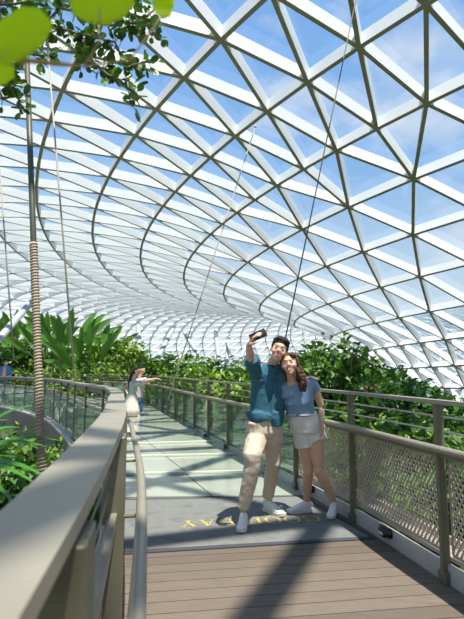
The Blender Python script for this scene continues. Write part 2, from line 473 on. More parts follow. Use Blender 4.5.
struct(obj('floor', bm, M['floor_glass']), 'frosted pale green glass panels of the stepped walkway')
struct(obj('trim_1', bn, M['nosing']), 'pale edge strips of the glass steps')
# left fascia
bm = bmesh.new(); i0 = 0
o1 = side(LP, -.10)
sweep(bm, up(o1, -.36), .03, .74)
struct(obj('trim_2', bm, M['fascia']), 'grey curved fascia along the left bridge edge')
bm = bmesh.new(); sweep(bm, up(side(LP, -.06), .03), .10, .05)
struct(obj('trim_3', bm, M['kerb']), 'pale capping strip on top of the left fascia')
# right kerb: white upstand plus outer channel
bm = bmesh.new(); sweep(bm, up(side(RP, .02), .06), .03, .13)
struct(obj('trim_4', bm, M['kerb']), 'pale low upstand along the right deck edge')
bm = bmesh.new(); sweep(bm, up(side(RP, .13), .145), .15, .03)
sweep(bm, up(side(RP, .21), .17), .02, .09)
# ribs of the channel
for i in range(0, len(RP)-1):
    for t in (.0, .25, .5, .75):
        p = side(RP, .12)[i].lerp(side(RP, .12)[i+1], t) if i < 60 else None
        if p is None: break
        d = (RP[i+1]-RP[i]).normalized()
        box(bm, (p.x, p.y, .163), (.12, .008, .006), Matrix.Rotation(math.atan2(d.y, d.x)-PI/2+.5, 3, 'Z'))
struct(obj('trim_5', bm, M['mesh']), 'ribbed metal channel outside the right kerb')
def arc(path):
    s = [0]
    for i in range(1, len(path)): s.append(s[-1]+(path[i]-path[i-1]).length)
    return s
def at_s(path, S, s):
    for i in range(len(S)-1):
        if S[i] <= s <= S[i+1]:
            return path[i].lerp(path[i+1], (s-S[i])/(S[i+1]-S[i])), (path[i+1]-path[i]).normalized()
    return path[-1], (path[-1]-path[-2]).normalized()
def mesh_panel(path, S, s0, s1, z0, z1, parent, off):
    bm = bmesh.new(); a, da = at_s(path, S, s0); b, db = at_s(path, S, s1)
    n1 = V((da.y, -da.x, 0))*off; a = a+n1; b = b+n1
    L = (b-a).length; H = z1-z0; d = (b-a)/L; nn = V((d.y, -d.x, 0))
    def ribbon(x0, y0, x1, y1, wd, th):
        P = a+d*x0+V((0, 0, z0+y0)); Q = a+d*x1+V((0, 0, z0+y1))
        e = (Q-P).normalized(); s = e.cross(nn).normalized()*wd/2; t = nn*th/2
        vs = [[bm.verts.new(X+s*i+t*j) for i, j in ((-1, -1), (1, -1), (1, 1), (-1, 1))] for X in (P, Q)]
        for k in range(4): bm.faces.new((vs[0][k], vs[0][(k+1) % 4], vs[1][(k+1) % 4], vs[1][k]))
    sp = .046
    for sl, wd, th in ((-1.35, .013, .008), (1.35, .0028, .004)):
        rng = int((L+H)/sp)+2
        for k in range(-rng, rng):
            x0 = k*sp           # x at y=0 ; x = x0 + y/sl
            ys = [0, H]
            # clip to 0..L
            lo, hi = 0, H
            xa, xb = x0, x0+H/sl
            def yx(x): return (x-x0)*sl
            if sl > 0:
                lo = max(lo, yx(0)); hi = min(hi, yx(L))
            else:
                lo = max(lo, yx(L)); hi = min(hi, yx(0))
            if hi-lo < .02: continue
            ribbon(x0+lo/sl, lo, x0+hi/sl, hi, wd, th)
    # thin frame
    for (x0, y0, x1, y1) in ((0, 0, L, 0), (0, H, L, H), (0, 0, 0, H), (L, 0, L, H)): ribbon(x0, y0, x1, y1, .02, .012)
    return obj('mesh_panel', bm, M['mesh'], parent)
def glass_panel(path, S, s0, s1, z0, z1, parent, off):
    bm = bmesh.new(); n = 4; th = .012; prev = None
    for k in range(n+1):
        p, d = at_s(path, S, s0+(s1-s0)*k/n); nn = V((d.y, -d.x, 0)); p = p+nn*off
        r = [bm.verts.new((p.x+nn.x*q, p.y+nn.y*q, z)) for q, z in ((-th/2, z0), (th/2, z0), (th/2, z1), (-th/2, z1))]
        if prev:
            for m_ in range(4): bm.faces.new((prev[m_], prev[(m_+1) % 4], r[(m_+1) % 4], r[m_]))
        else: bm.faces.new(r[::-1])
        prev = r
    bm.faces.new(prev)
    return obj('glass_panel', bm, M['panel_glass'], parent)
def post(path, S, s, parent, h, inward, base=0.0, thick=.032, deep=.065):
    p, d = at_s(path, S, s); nn = V((d.y, -d.x, 0))
    bm = bmesh.new(); R = Matrix.Rotation(math.atan2(d.y, d.x)-PI/2, 3, 'Z')
    c = p+nn*inward
    box(bm, (c.x, c.y, base+h/2), (deep, thick, h), R)
    box(bm, (c.x, c.y, base+.04), (deep*1.15, thick*2.4, .08), R)      # foot clamp
    bmesh.ops.bevel(bm, geom=bm.edges[:], offset=.004, segments=1, affect='EDGES')
    return obj('post', bm, M['rail_olive'], parent)
# ---- right balustrade
SR = arc(RP)
rt = thing('bridge_balustrade', 'long tan metal balustrade on the right side of the bridge behind the couple', 'railing', tuple(RP[0]))
i330 = 0
def s_of(path, S, y):
    for i in range(len(path)-1):
        if path[i].y <= y <= path[i+1].y: return S[i]+(S[i+1]-S[i])*(y-path[i].y)/(path[i+1].y-path[i].y)
    return S[-1]
p1 = s_of(RP, SR, 3.50); p2 = s_of(RP, SR, 4.83); sp = p2-p1
ps = [p1+sp*k for k in range(-3, 22) if 0 < p1+sp*k < SR[-1]]
for s in ps: post(RP, SR, s, rt, 1.19, .0, 0)
bm = bmesh.new(); sweep(bm, up(RP, 1.20), .07, .028); bmesh.ops.bevel(bm, geom=bm.edges[:0], offset=.002) if False else None
obj('top_rail', bm, M['rail_tan'], rt)
bm = bmesh.new(); loft(bm, up(side(RP, -.07), .89), .025, 10); obj('handrail', bm, M['rail_tan'], rt, True)
bm = bmesh.new(); sweep(bm, up(side(RP, .0), .845), .05, .035); obj('mid_rail', bm, M['rail_olive'], rt)
for z in (1.10, 1.0):
    bm = bmesh.new(); loft(bm, up(RP, z), .0075, 6); obj('wire', bm, M['steel'], rt, True)
smesh = p1+sp*2.0
for a, b in zip(ps[:-1], ps[1:]):
    if b <= smesh+.3: mesh_panel(RP, SR, a+.05, b-.05, .19, .82, rt, .03)
    else: glass_panel(RP, SR, a+.04, b-.04, .13, .82, rt, .03)
# ---- left balustrade
SL = arc(LP)
lt = thing('bridge_balustrade', 'wide flat topped tan balustrade curving along the left side, nearest the viewer', 'railing', tuple(LP[0]))
bm = bmesh.new(); sweep(bm, up(LP, 1.165), .135, .035)
obj('top_rail', bm, M['rail_tan'], lt)
bm = bmesh.new(); loft(bm, up(side(LP, .155), .84), .0225, 12); obj('handrail', bm, M['rail_tan'], lt, True)
bm = bmesh.new(); sweep(bm, up(side(LP, .035), .79), .035, .05); obj('mid_rail', bm, M['rail_tan'], lt)
bm = bmesh.new(); sweep(bm, up(side(LP, .02), 1.105), .014, .09); obj('rail_skirt', bm, M['rail_olive'], lt)
for z in (1.0, .91):
    bm = bmesh.new(); loft(bm, up(side(LP, .02), z), .0042, 6); obj('wire', bm, M['rail_olive'], lt, True)
q1 = s_of(LP, SL, .92); q2 = s_of(LP, SL, 2.25); spl = q2-q1
qs = [q1+spl*k for k in range(-1, 30) if 0 < q1+spl*k < SL[-1]]
for s in qs:
    post(LP, SL, s, lt, 1.13, .035 if s < 5 else 0, 0, .15 if s < 5 else .06, .09 if s < 5 else .03)
    p, d = at_s(LP, SL, s); nn = V((d.y, -d.x, 0))
    bm = bmesh.new(); loft(bm, [p+V((0, 0, .78)), p+nn*.155+V((0, 0, .78)), p+nn*.155+V((0, 0, .82))], .009, 8); obj('bracket', bm, M['rail_olive'], lt)
for k, (a, b) in enumerate(zip(qs[:-1], qs[1:])):
    if b < s_of(LP, SL, 5.9): mesh_panel(LP, SL, a+.05, b-.05, .10, .76, lt, 0)
    else: glass_panel(LP, SL, a+.05, b-.05, .10, .76, lt, 0)
# ---- kerb lamps
lab = ['black half round kerb lamp beside the nearest right post', 'black kerb lamp just behind the heel of the woman in shorts', 'black kerb lamp between the legs of the selfie couple', 'black kerb lamp just left of the man in teal', 'second black kerb lamp beyond the man in teal', 'third black kerb lamp beyond the man in teal', 'fourth black kerb lamp beyond the man in teal', 'farthest black kerb lamp, near the pointing couple']
for (y, L) in zip((4.25, 5.75, 6.95, 8.8, 10.2, 11.7, 13.2, 15.0), lab):
    p, d = path_x(RP, y); nn = V((d.y, -d.x, 0))
    t = thing('kerb_lamp', L, 'lamp', (p.x-nn.x*.0, p.y-nn.y*.0, .05), 'kerb lamps along the right edge')
    R = Matrix.Rotation(math.atan2(d.y, d.x)-PI/2, 3, 'Z')
    c = p-nn*.03
    bm = bmesh.new(); ell(bm, (c.x, c.y, .10), (.045, .07, .045), R); box(bm, (c.x+nn.x*.02, c.y+nn.y*.02, .10), (.03, .15, .07), R); obj('housing', bm, M['dark'], t, True)
    bm = bmesh.new(); c2 = c-nn*.034; ell(bm, (c2.x, c2.y, .092), (.018, .045, .022), R); obj('lens', bm, M['lens'], t, True)
# ---- door mat with lettering
def quadmat(bm, c, z0, z1):
    t = [bm.verts.new((*p, z1)) for p in c]; o_ = [bm.verts.new((*p, z0)) for p in c]
    bm.faces.new(t); bm.faces.new(o_[::-1])
    for k in range(4): bm.faces.new((o_[k], o_[(k+1) % 4], t[(k+1) % 4], t[k]))
mc = [(-.88, 4.0), (1.22, 4.36), (.80, 5.78), (-1.24, 5.62)]
mt = thing('floor_mat', 'large charcoal mat with gold lettering under the selfie couple', 'mat', (0, 4.9, .0))
bm = bmesh.new(); quadmat(bm, mc, .001, .010); obj('border', bm, M['mat_edge'], mt)
cx = sum(p[0] for p in mc)/4; cy = sum(p[1] for p in mc)/4
bm = bmesh.new(); quadmat(bm, [(cx+(p[0]-cx)*.955, cy+(p[1]-cy)*.93) for p in mc], .002, .013); obj('pile', bm, M['mat'], mt)
# serif capitals drawn as strokes (unit height 1), upside down for the viewer
def seg(bm, x0, y0, x1, y1, w, tf):
    d = V((x1-x0, y1-y0)); n = V((-d.y, d.x)).normalized()*w/2
    ps_ = [(x0-n.x, y0-n.y), (x1-n.x, y1-n.y), (x1+n.x, y1+n.y), (x0+n.x, y0+n.y)]
    bm.faces.new([bm.verts.new(tf(*p)) for p in ps_])
def arc2(bm, cx_, cy_, rx, ry, a0, a1, w_in, w_out, tf, n=22):
    pr = None
    for k in range(n+1):
        a = a0+(a1-a0)*k/n; c, s = math.cos(a), math.sin(a)
        w = w_in+(w_out-w_in)*abs(c)
        q = (bm.verts.new(tf(cx_+(rx-w)*c, cy_+(ry-w*.6)*s)), bm.verts.new(tf(cx_+rx*c, cy_+ry*s)))
        if pr: bm.faces.new((pr[0], pr[1], q[1], q[0]))
        pr = q
def letter(bm, ch, tf):
    T, N, S_ = .16, .06, .05
    if ch == 'D':
        seg(bm, .2, 0, .2, 1, T, tf); seg(bm, .05, .025, .45, .025, S_, tf); seg(bm, .05, .975, .45, .975, S_, tf)
        arc2(bm, .42, .5, .46, .5, -PI/2, PI/2, .05, .17, tf); return .95
    if ch == 'O': arc2(bm, .48, .5, .46, .52, 0, 2*PI, .05, .16, tf, 36); return 1.02
    if ch == 'G':
        arc2(bm, .48, .5, .46, .52, .7, 2*PI-.55, .05, .16, tf, 30); seg(bm, .84, .05, .84, .45, T, tf); seg(bm, .66, .45, 1.0, .45, S_, tf); seg(bm, .84, .72, .84, .98, .05, tf); return 1.06
    if ch == 'A':
        seg(bm, .16, 0, .48, 1, N, tf); seg(bm, .80, 0, .46, 1, T, tf); seg(bm, .27, .36, .70, .36, S_, tf)
        seg(bm, .02, .025, .32, .025, S_, tf); seg(bm, .62, .025, .98, .025, S_, tf); return .96
    if ch == 'Y':
        seg(bm, .5, 0, .5, .48, T, tf); seg(bm, .16, 1, .5, .45, T, tf); seg(bm, .84, 1, .5, .45, N, tf)
        seg(bm, .32, .025, .68, .025, S_, tf); seg(bm, .02, .975, .32, .975, S_, tf); seg(bm, .70, .975, 1.0, .975, S_, tf); return .98
    return .45
bm = bmesh.new()
# reading direction runs from right to left as seen by the camera
o_ = V((.83, 5.02)); a_ = math.radians(180+8); hgt = .20; wd = .175; x_ = 0
ex_ = V((math.cos(a_), math.sin(a_))); ey_ = V((-ex_.y, ex_.x))
for ch in 'GOOD DAY':
    tf = lambda x, y, x0=x_: (*(o_+ex_*((x0+x)*wd)+ey_*(y*hgt)), .0150)
    x_ += letter(bm, ch, tf)+.04
for f in bm.faces:
    f.normal_update()
    if f.normal.z < 0: f.normal_flip()
r = bmesh.ops.solidify(bm, geom=bm.faces[:], thickness=.002)
obj('lettering', bm, M['gold'], mt)
# ---- hanging cables from the roof
def rod(name, label, cat, a, b, r, m, lower=None):
    t = thing(name, label, cat, tuple(b), 'cables hanging from the roof')
    bm = bmesh.new(); loft(bm, [a, b], r, 10); obj('rod' if lower else 'strand', bm, m, t, True)
    if lower:
        c = V(a).lerp(V(b), lower[0]); d = (V(b)-V(a)).normalized()
        bm = bmesh.new(); pts = []; A_, B_ = frame(d)
        L = (V(b)-c).length
        n = int(L/.015)
        for k in range(n*6+1):
            t_ = k/(n*6); an = t_*n*2*PI*.5
            pts.append(c+d*(L*t_)+(A_*math.cos(an)+B_*math.sin(an))*r*1.10)
        loft(bm, pts, r*.28, 5)
        loft(bm, [c, V(b)], r*1.12, 10)
        obj('rope_binding', bm, lower[1], t, True, 'pale twisted rope wrapping')
    return t
rod('hanging_rod', 'thick hanging rod with rope wrapped lower half, left of the near rail', 'hanging rod', at(25, 8, 5.2), at(43, 500, 4.4), .030, M['pole'], (.55, M['rope']))
def plain(label, a, b, r, m):
    t = thing('hanging_cable', label, 'cable', tuple(b), 'cables hanging from the roof')
    bm = bmesh.new(); loft(bm, [a, b], r, 8); obj('strand', bm, m, t, True)
    bm = bmesh.new(); d = (V(b)-V(a)).normalized(); loft(bm, [V(a), V(a)+d*.15], r*2.5, 8); obj('end_fitting', bm, M['steel'], t, True)
plain('dark cable hanging down to the head of the man in teal', at(362, -30, 12), at(284, 345, 9.5), .014, M['cable'])
plain('thin pale cable hanging from the lattice left of the selfie hand', at(256, 125, 17.5), at(168, 400, 12.5), .016, M['palecable'])
plain('cable running down through the paddle leaved palms on the left', at(47, 40, 11), at(76, 396, 10), .020, M['palecable'])
plain('leftmost thin cable near the photo edge', at(-4, 120, 11), at(14, 360, 10), .016, M['palecable'])
# ------------------------------------------------------------------ people
def hand(bm, wrist, d, n, side=1, curl=.5, sc_=1.0, spread=.12):
    """palm and five fingers; d = pointing direction, n = palm normal, side = +1 thumb on the d x n side"""
    d = d.normalized(); n = (n-d*n.dot(d)).normalized(); s = d.cross(n)*side
    w = wrist
    loft(bm, [w-d*.02*sc_, w+d*.02*sc_, w+d*.055*sc_, w+d*.088*sc_], [(.024*sc_, .017*sc_), (.032*sc_, .017*sc_), (.040*sc_, .015*sc_), (.039*sc_, .012*sc_)], 12, hint=n)
    # loft 'hint x d' axis is the wide one
    for off, L in ((.029, .068), (.010, .078), (-.010, .073), (-.028, .058)):
        p = w+d*.084*sc_+s*off*sc_
        dd = (d+s*off*spread*10*.6).normalized(); pts = [p-d*.02*sc_, p]; a = 0
        for j, fr in enumerate((.45, .32, .23)):
            a += curl*(.55 if j == 0 else .75)
            v = dd*math.cos(a)+n*math.sin(a)
            p = p+v*(L*fr*sc_); pts.append(p)
        loft(bm, pts, [.0088*sc_, .0092*sc_, .0086*sc_, .0078*sc_, .006*sc_], 8, hint=s)
    p = w+d*.022*sc_+s*.026*sc_
    v1 = (d*.65+s*.75+n*.25).normalized(); v2 = (d*.9+s*.25+n*(.2+.5*curl)).normalized()
    loft(bm, [p-v1*.015*sc_, p, p+v1*.036*sc_, p+v1*.036*sc_+v2*.026*sc_, p+v1*.036*sc_+v2*.044*sc_], [.012*sc_, .013*sc_, .0105*sc_, .0098*sc_, .007*sc_], 8, hint=n)
def limb(bm, pts, rad, n=14): loft(bm, pts, rad, n)
def head_matrix(c, yaw, roll, pitch):
    return Matrix.Translation(c) @ Matrix.Rotation(yaw, 4, 'Z') @ Matrix.Rotation(roll, 4, 'Y') @ Matrix.Rotation(pitch, 4, 'X')
def hell(bm, Mh, c, r, rot=None, seg=18):
    R = Mh.to_3x3()
    if rot: R = R @ rot
    ell(bm, Mh @ V(c), r, R, seg)
def head_geo(bm, Mh, f=1.0):
    hell(bm, Mh, (0, .012, .035), (.074, .094, .088))
    hell(bm, Mh, (0, -.022, -.01), (.068, .070, .075))
    hell(bm, Mh, (0, -.034, -.058), (.050*f, .052, .052))
    hell(bm, Mh, (0, -.060, -.088), (.024*f, .024, .022))
    for s in (-1, 1):
        hell(bm, Mh, (s*.040, -.064, -.022), (.024, .022, .022))      # cheeks lifted by a smile
        hell(bm, Mh, (s*.076, .004, .0), (.010, .018, .030), Matrix.Rotation(s*.25, 3, 'Z'))
    hell(bm, Mh, (0, -.083, .036), (.040, .014, .010))                 # brow ridge
    loft(bm, [Mh @ V((0, -.082, .030)), Mh @ V((0, -.096, .005)), Mh @ V((0, -.103, -.012)), Mh @ V((0, -.092, -.019))], [.008, .009, .0115, .008], 8)
    for s in (-1, 1): hell(bm, Mh, (s*.010, -.093, -.014), (.008, .009, .006))
def face_parts(Mh, parent, gender='m', hairm=None):
    hm = hairm or M['hair']
    for s in (-1, 1):
        bm = bmesh.new()
        # smiling narrow eye: white sliver, iris and upper lid line
        hell(bm, Mh, (s*.030, -.0835, .014), (.014, .007, .0048))
        e_ = obj('eye', bm, M['tooth'], parent, True)
        bm = bmesh.new(); hell(bm, Mh, (s*.030, -.0885, .014), (.0062, .004, .0050)); obj('iris', bm, M['eye'], e_, True)
        bm = bmesh.new()
        loft(bm, [Mh @ V((s*(.030+x), -.089+abs(x)*.25, .0185-.10*abs(x)**1.0*(1 if abs(x) > .01 else .6))) for x in (-.017, -.009, 0, .009, .017)], [.0012, .0018, .0020, .0018, .0012], 6)
        obj('eyelid', bm, M['eye'], e_, True)
        bm = bmesh.new()
        loft(bm, [Mh @ V((s*(.032+x), -.088+abs(x+.004)*.28, .038-.25*max(0, x)+.15*min(0, x))) for x in (-.022, -.008, .008, .022)], [.0018, .0030 if gender == 'm' else .0022, .0026, .0014], 6)
        obj('eyebrow', bm, hm, parent, True)
    # open smile
    bm = bmesh.new(); N = 12; top = []; bot = []
    for k in range(N+1):
        x = -.027+.054*k/N; q = 1-(x/.027)**2
        yy = -.0905+.012*(x/.027)**2
        top.append(bm.verts.new(Mh @ V((x, yy-.002, -.0445+.006*(1-q)))))
        bot.append(bm.verts.new(Mh @ V((x, yy+.002, -.0445+.006*(1-q)-.015*q-.0005))))
    for k in range(N): bm.faces.new((top[k], top[k+1], bot[k+1], bot[k]))
    bmesh.ops.solidify(bm, geom=bm.faces[:], thickness=.004)
    mo = obj('mouth', bm, M['tooth'], parent, True)
    bm = bmesh.new()
    P_ = []; Q_ = []
    for k in range(N+1):
        x = -.029+.058*k/N; q = 1-(x/.029)**2; yy = -.0935+.013*(x/.029)**2
        P_.append(Mh @ V((x, yy, -.0430+.006*(1-q)))); Q_.append(Mh @ V((x, yy+.003, -.0430+.006*(1-q)-.0185*q)))
    rr = [.0008+.0018*(1-((k-N/2)/(N/2))**2) for k in range(N+1)]
    loft(bm, P_, rr, 6); loft(bm, Q_, [r*1.25 for r in rr], 6)
    obj('lips', bm, M['lip'], mo, True)
def shoe(parent, heel, toe, L=.29, name='shoe', tilt=None):
    """sneaker from heel to toe"""
    d = (toe-heel).normalized(); sx = d.cross(V((0, 0, 1))).normalized(); u = sx.cross(d).normalized()
    k = L/.29
    def P(x, z): return heel+d*(x*k)+u*(z*k)
    bm = bmesh.new()
    prof = [(-.005, .018), (.0, .032), (.04, .037), (.09, .034), (.14, .037), (.19, .046), (.23, .047), (.265, .038), (.288, .020)]
    top = []; bot = []
    ring_t = []; ring_b = []
    for x, w in prof: ring_t.append((x, w))
    for sgn, seq in ((1, prof), (-1, prof[::-1])):
        for x, w in seq:
            z0 = .0 if x < .24 else .010*(x-.24)/.05
            bot.append(bm.verts.new(P(x, z0)+sx*(sgn*w*k*.97))); top.append(bm.verts.new(P(x, z0+.028)+sx*(sgn*w*k)))
    bm.faces.new(top); bm.faces.new(bot[::-1]); n = len(top)
    for i in range(n): bm.faces.new((bot[i], bot[(i+1) % n], top[(i+1) % n], top[i]))
    so = obj('sole', bm, M['sole'], None)
    bm = bmesh.new()
    secs = [(.0, .05, .022, .040), (.012, .060, .031, .052), (.045, .066, .036, .060), (.085, .064, .036, .056), (.125, .056, .037, .044), (.165, .046, .040, .033), (.205, .038, .043, .025), (.245, .033, .039, .018), (.272, .028, .026, .012), (.284, .026, .012, .006)]
    loft(bm, [P(x, z) for x, z, a, b in secs], [(a*k, b*k) for x, z, a, b in secs], 14, hint=u)
    up_ = obj('upper', bm, M['white_shoe'], None); remesh(up_, .006, 3)
    bm = bmesh.new()
    for j in range(5):
        x = .108+.020*j; zt = .098-.0135*j
        loft(bm, [P(x, zt-.012)-sx*.024*k, P(x+.002, zt)-sx*.008, P(x+.002, zt)+sx*.008, P(x, zt-.012)+sx*.024*k], .0026, 5)
    la = obj('laces', bm, M['lace'], None)
    root = up_; root.name = name
    root.parent = parent; root.matrix_parent_inverse = parent_inv(parent)
    for c in (so, la): c.parent = root; c.matrix_parent_inverse = parent_inv(root)
    return root
def gnd(x, y): return V((x, y, .015))
# ================= man in the teal shirt
man = thing('person', 'man in a teal shirt and beige chinos raising a phone for a selfie', 'person', (.30, 4.85, .015))
hc = at(279, 350.5, 4.68)
Mh = head_matrix(hc, math.radians(-6), math.radians(17), math.radians(-4))
nb = at(271, 366.5, 4.80)
sL = at(255.5, 373, 4.76); eL = at(250.5, 357, 4.52); wL = at(249, 344, 4.30)
sR = at(290, 374, 4.90); eR = at(303, 388, 5.10); wR = at(311, 379, 4.96)
hipL = at(257, 424, 4.80); knL = at(252, 468, 4.66); anL = at(243, 511, 4.70)
hipR = at(273, 424, 4.86); knR = at(273, 462, 4.92); anR = at(268, 498, 5.12)
chest = at(270, 388, 4.84); waist = at(267, 412, 4.84)
pel = at(265, 424, 4.84)
bm = bmesh.new()
head_geo(bm, Mh)
loft(bm, [Mh @ V((0, .015, -.045)), nb.lerp(hc, .35), nb, nb-V((0, 0, .06))], [.052, .055, .060, .075], 14)
loft(bm, [nb-V((0, 0, .02)), nb-V((0, 0, .07)), chest, waist, pel-V((0, 0, .08))], [(.09, .07), (.17, .09), (.165, .105), (.14, .10), (.15, .11)], 18, hint=V((0, 1, 0)))
limb(bm, [nb.lerp(sL, .5)-V((0, 0, .03)), sL, sL.lerp(eL, .55), eL, eL.lerp(wL, .35), wL], [.055, .056, .045, .038, .038, .025])
limb(bm, [nb.lerp(sR, .5)-V((0, 0, .03)), sR, sR.lerp(eR, .55), eR, eR.lerp(wR, .35), wR], [.055, .056, .045, .038, .036, .025])
limb(bm, [hipL, knL, knL.lerp(anL, .4), anL], [.055, .048, .045, .035]); limb(bm, [hipR, knR, knR.lerp(anR, .4), anR], [.055, .048, .045, .035])
ph_c = at(257, 338, 4.20)
hd = (at(256, 333, 4.22)-wL).normalized()
hand(bm, wL, hd, V((.55, -.1, -.05)), side=-1, curl=.62, sc_=1.12)
hand(bm, wR, (at(316, 377, 4.80)-wR), V((-.2, -.25, -1)), side=-1, curl=.35, sc_=1.08)
body = obj('body', bm, M['skin'], man); remesh(body, .0065, 3)
face_parts(Mh, man)
bm = bmesh.new()
for c, r in (((0, .020, .070), (.083, .098, .060)), ((0, .048, .030), (.081, .070, .085)), ((-.012, -.045, .103), (.052, .034, .020)), ((.030, -.040, .098), (.038, .036, .022)), ((-.070, .0, .045), (.014, .038, .042)), ((.070, .0, .045), (.014, .038, .042))):
    hell(bm, Mh, c, r)
hr = random.Random(3)
for k in range(26):
    a = hr.uniform(-1.9, 1.9); x = math.sin(a)*.07; y = -math.cos(a)*.07+.01
    p0 = V((x*.5, y*.4, .130)); p1 = V((x*1.08, y*1.1, .092)); p2 = V((x*1.16, y*1.20, .072+hr.uniform(-.022, .012)))
    loft(bm, [Mh @ p0, Mh @ p1, Mh @ p2], [.012, .012, .004], 6)
h_ = obj('hair', bm, M['hair'], man); remesh(h_, .005, 2)
# shirt
bm = bmesh.new()
hem = at(266, 415, 4.83)
loft(bm, [nb+V((-.003, .01, .022)), nb-V((0, 0, .008)), nb-V((0, 0, .055)), chest, waist, hem-V((0, 0, .0)), hem-V((-.01, 0, .035))],
     [(.068, .062), (.125, .082), (.195, .108), (.185, .128), (.168, .128), (.178, .135), (.180, .137)], 22, hint=V((0, 1, 0)))
loft(bm, [nb.lerp(sL, .35)-V((0, 0, .04)), sL+V((0, 0, -.005)), sL.lerp(eL, .5), sL.lerp(eL, .92)], [.075, .078, .072, .070], 16)
loft(bm, [nb.lerp(sR, .35)-V((0, 0, .04)), sR+V((0, 0, -.005)), sR.lerp(eR, .5), sR.lerp(eR, .9)], [.07, .072, .07, .07], 16)
# drape under the raised arm
loft(bm, [sL-V((-.03, 0, .04)), chest-V((.12, .02, .0)), waist-V((.12, .0, -.05))], [.07, .075, .05], 14)
# shirt tails, front left panel lower than the right
for dx, dz, w in ((-.085, .055, .10), (.085, .10, .095)):
    loft(bm, [hem+V((dx, -.0, .04)), hem+V((dx, -.0, -.02)), hem+V((dx*1.02, -.0, -dz))], [(w, .135), (w, .137), (w*.72, .128)], 16, hint=V((0, 1, 0)))
sh = obj('shirt', bm, M['shirt'], man); remesh(sh, .009, 5, .016, .10)
bm = bmesh.new()
def front(p, dx, dy=-.0): return V((p.x+dx, p.y-.135+dy, p.z))
pk = [V((nb.x+.035, nb.y-.092, nb.z-.045)), V((nb.x+.04, nb.y-.118, nb.z-.09)), front(chest, .035), front(waist, .03, .0), front(hem, .03, -.006), front(hem-V((0, 0, .05)), .03, -.006)]
sweep(bm, pk, .022, .006, up=V((0, -1, .1)).normalized())
pl = obj('placket', bm, M['shirt'], sh, label='stitched button strip')
for k in range(6):
    t = k/5*4.2+.5; i = int(t); p = pk[i].lerp(pk[min(i+1, 5)], t-i)
    bm = bmesh.new(); ell(bm, p+V((0, -.006, 0)), (.006, .003, .006), seg=8); obj('button', bm, M['shirt_dark'], sh, True)
bm = bmesh.new()   # open collar over a dark undershirt
pts = [nb+V((math.cos(a)*.070, math.sin(a)*.066+.005, .014+.020*math.sin(a)-(.03 if math.sin(a) < -.7 else 0))) for a in [PI*(-.42)+2*PI*.92*k/16 for k in range(17)]]
loft(bm, pts, [(.020, .007)]*17, 8, hint=V((0, 0, 1))); obj('collar', bm, M['shirt'], sh, True)
bm = bmesh.new(); loft(bm, [nb+V((.01, -.03, .004)), nb+V((.015, -.058, -.035)), nb+V((.025, -.075, -.075))], [(.058, .05), (.055, .035), (.025, .02)], 12, hint=V((0, 1, 0))); obj('undershirt', bm, M['shirt_dark'], man, True)
# trousers
bm = bmesh.new()
loft(bm, [waist-V((0, 0, .03)), pel, pel-V((0, 0, .08)), pel-V((0, 0, .12))], [(.150, .112), (.165, .125), (.165, .125), (.12, .10)], 20, hint=V((0, 1, 0)))
loft(bm, [hipL+V((0, 0, .02)), hipL-V((-.0, 0, .12)), knL+V((0, -.01, .10)), knL, knL.lerp(anL, .5), anL+V((0, 0, .02))], [(.105, .095), (.105, .10), (.087, .085), (.075, .075), (.068, .07), (.056, .062)], 16, hint=V((0, 1, 0)))
loft(bm, [hipR+V((0, 0, .02)), hipR-V((0, 0, .12)), knR+V((0, 0, .10)), knR, knR.lerp(anR, .5), anR+V((0, 0, .01))], [(.100, .095), (.098, .098), (.083, .085), (.073, .075), (.066, .068), (.056, .062)], 16, hint=V((0, 1, 0)))
tr = obj('trousers', bm, M['chino'], man); remesh(tr, .009, 4, .020, .085)
fz = lambda p, z=.015: V((p.x, p.y, z))
hl = fz(anL)+V((.012, .055, 0)); tl = hl+V((-.035, -.29, 0))
shoe(man, hl, tl, .30)
hl = fz(anR)+V((-.03, .05, 0)); tl = hl+V((.17, -.23, 0))
shoe(man, hl, tl, .30)
# phone
ph = thing('phone', 'dark phone held up in the raised hand of the man in teal', 'phone', tuple(ph_c), None)
PR = Matrix.Rotation(math.radians(28), 3, 'Y') @ Matrix.Rotation(math.radians(-8), 3, 'Z')
pc = wL+hd*.105+V((.030, -.005, -.0))
ph.location = tuple(pc)
bm = bmesh.new(); box(bm, pc, (.150, .009, .072), Matrix.Rotation(math.radians(-24), 3, 'Y')); bmesh.ops.bevel(bm, geom=bm.edges[:], offset=.004, segments=2, affect='EDGES'); obj('case', bm, M['phone'], ph)
bm = bmesh.new(); box(bm, pc+V((0, .0052, 0)), (.142, .001, .066), Matrix.Rotation(math.radians(-24), 3, 'Y')); obj('screen', bm, M['phone_lens'], ph)
R_ = Matrix.Rotation(math.radians(-24), 3, 'Y')
cbp = obj('camera_bump', (lambda b: (box(b, pc+R_ @ V((.05, -.006, .014)), (.03, .004, .03), R_), b)[1])(bmesh.new()), M['phone_lens'], ph)
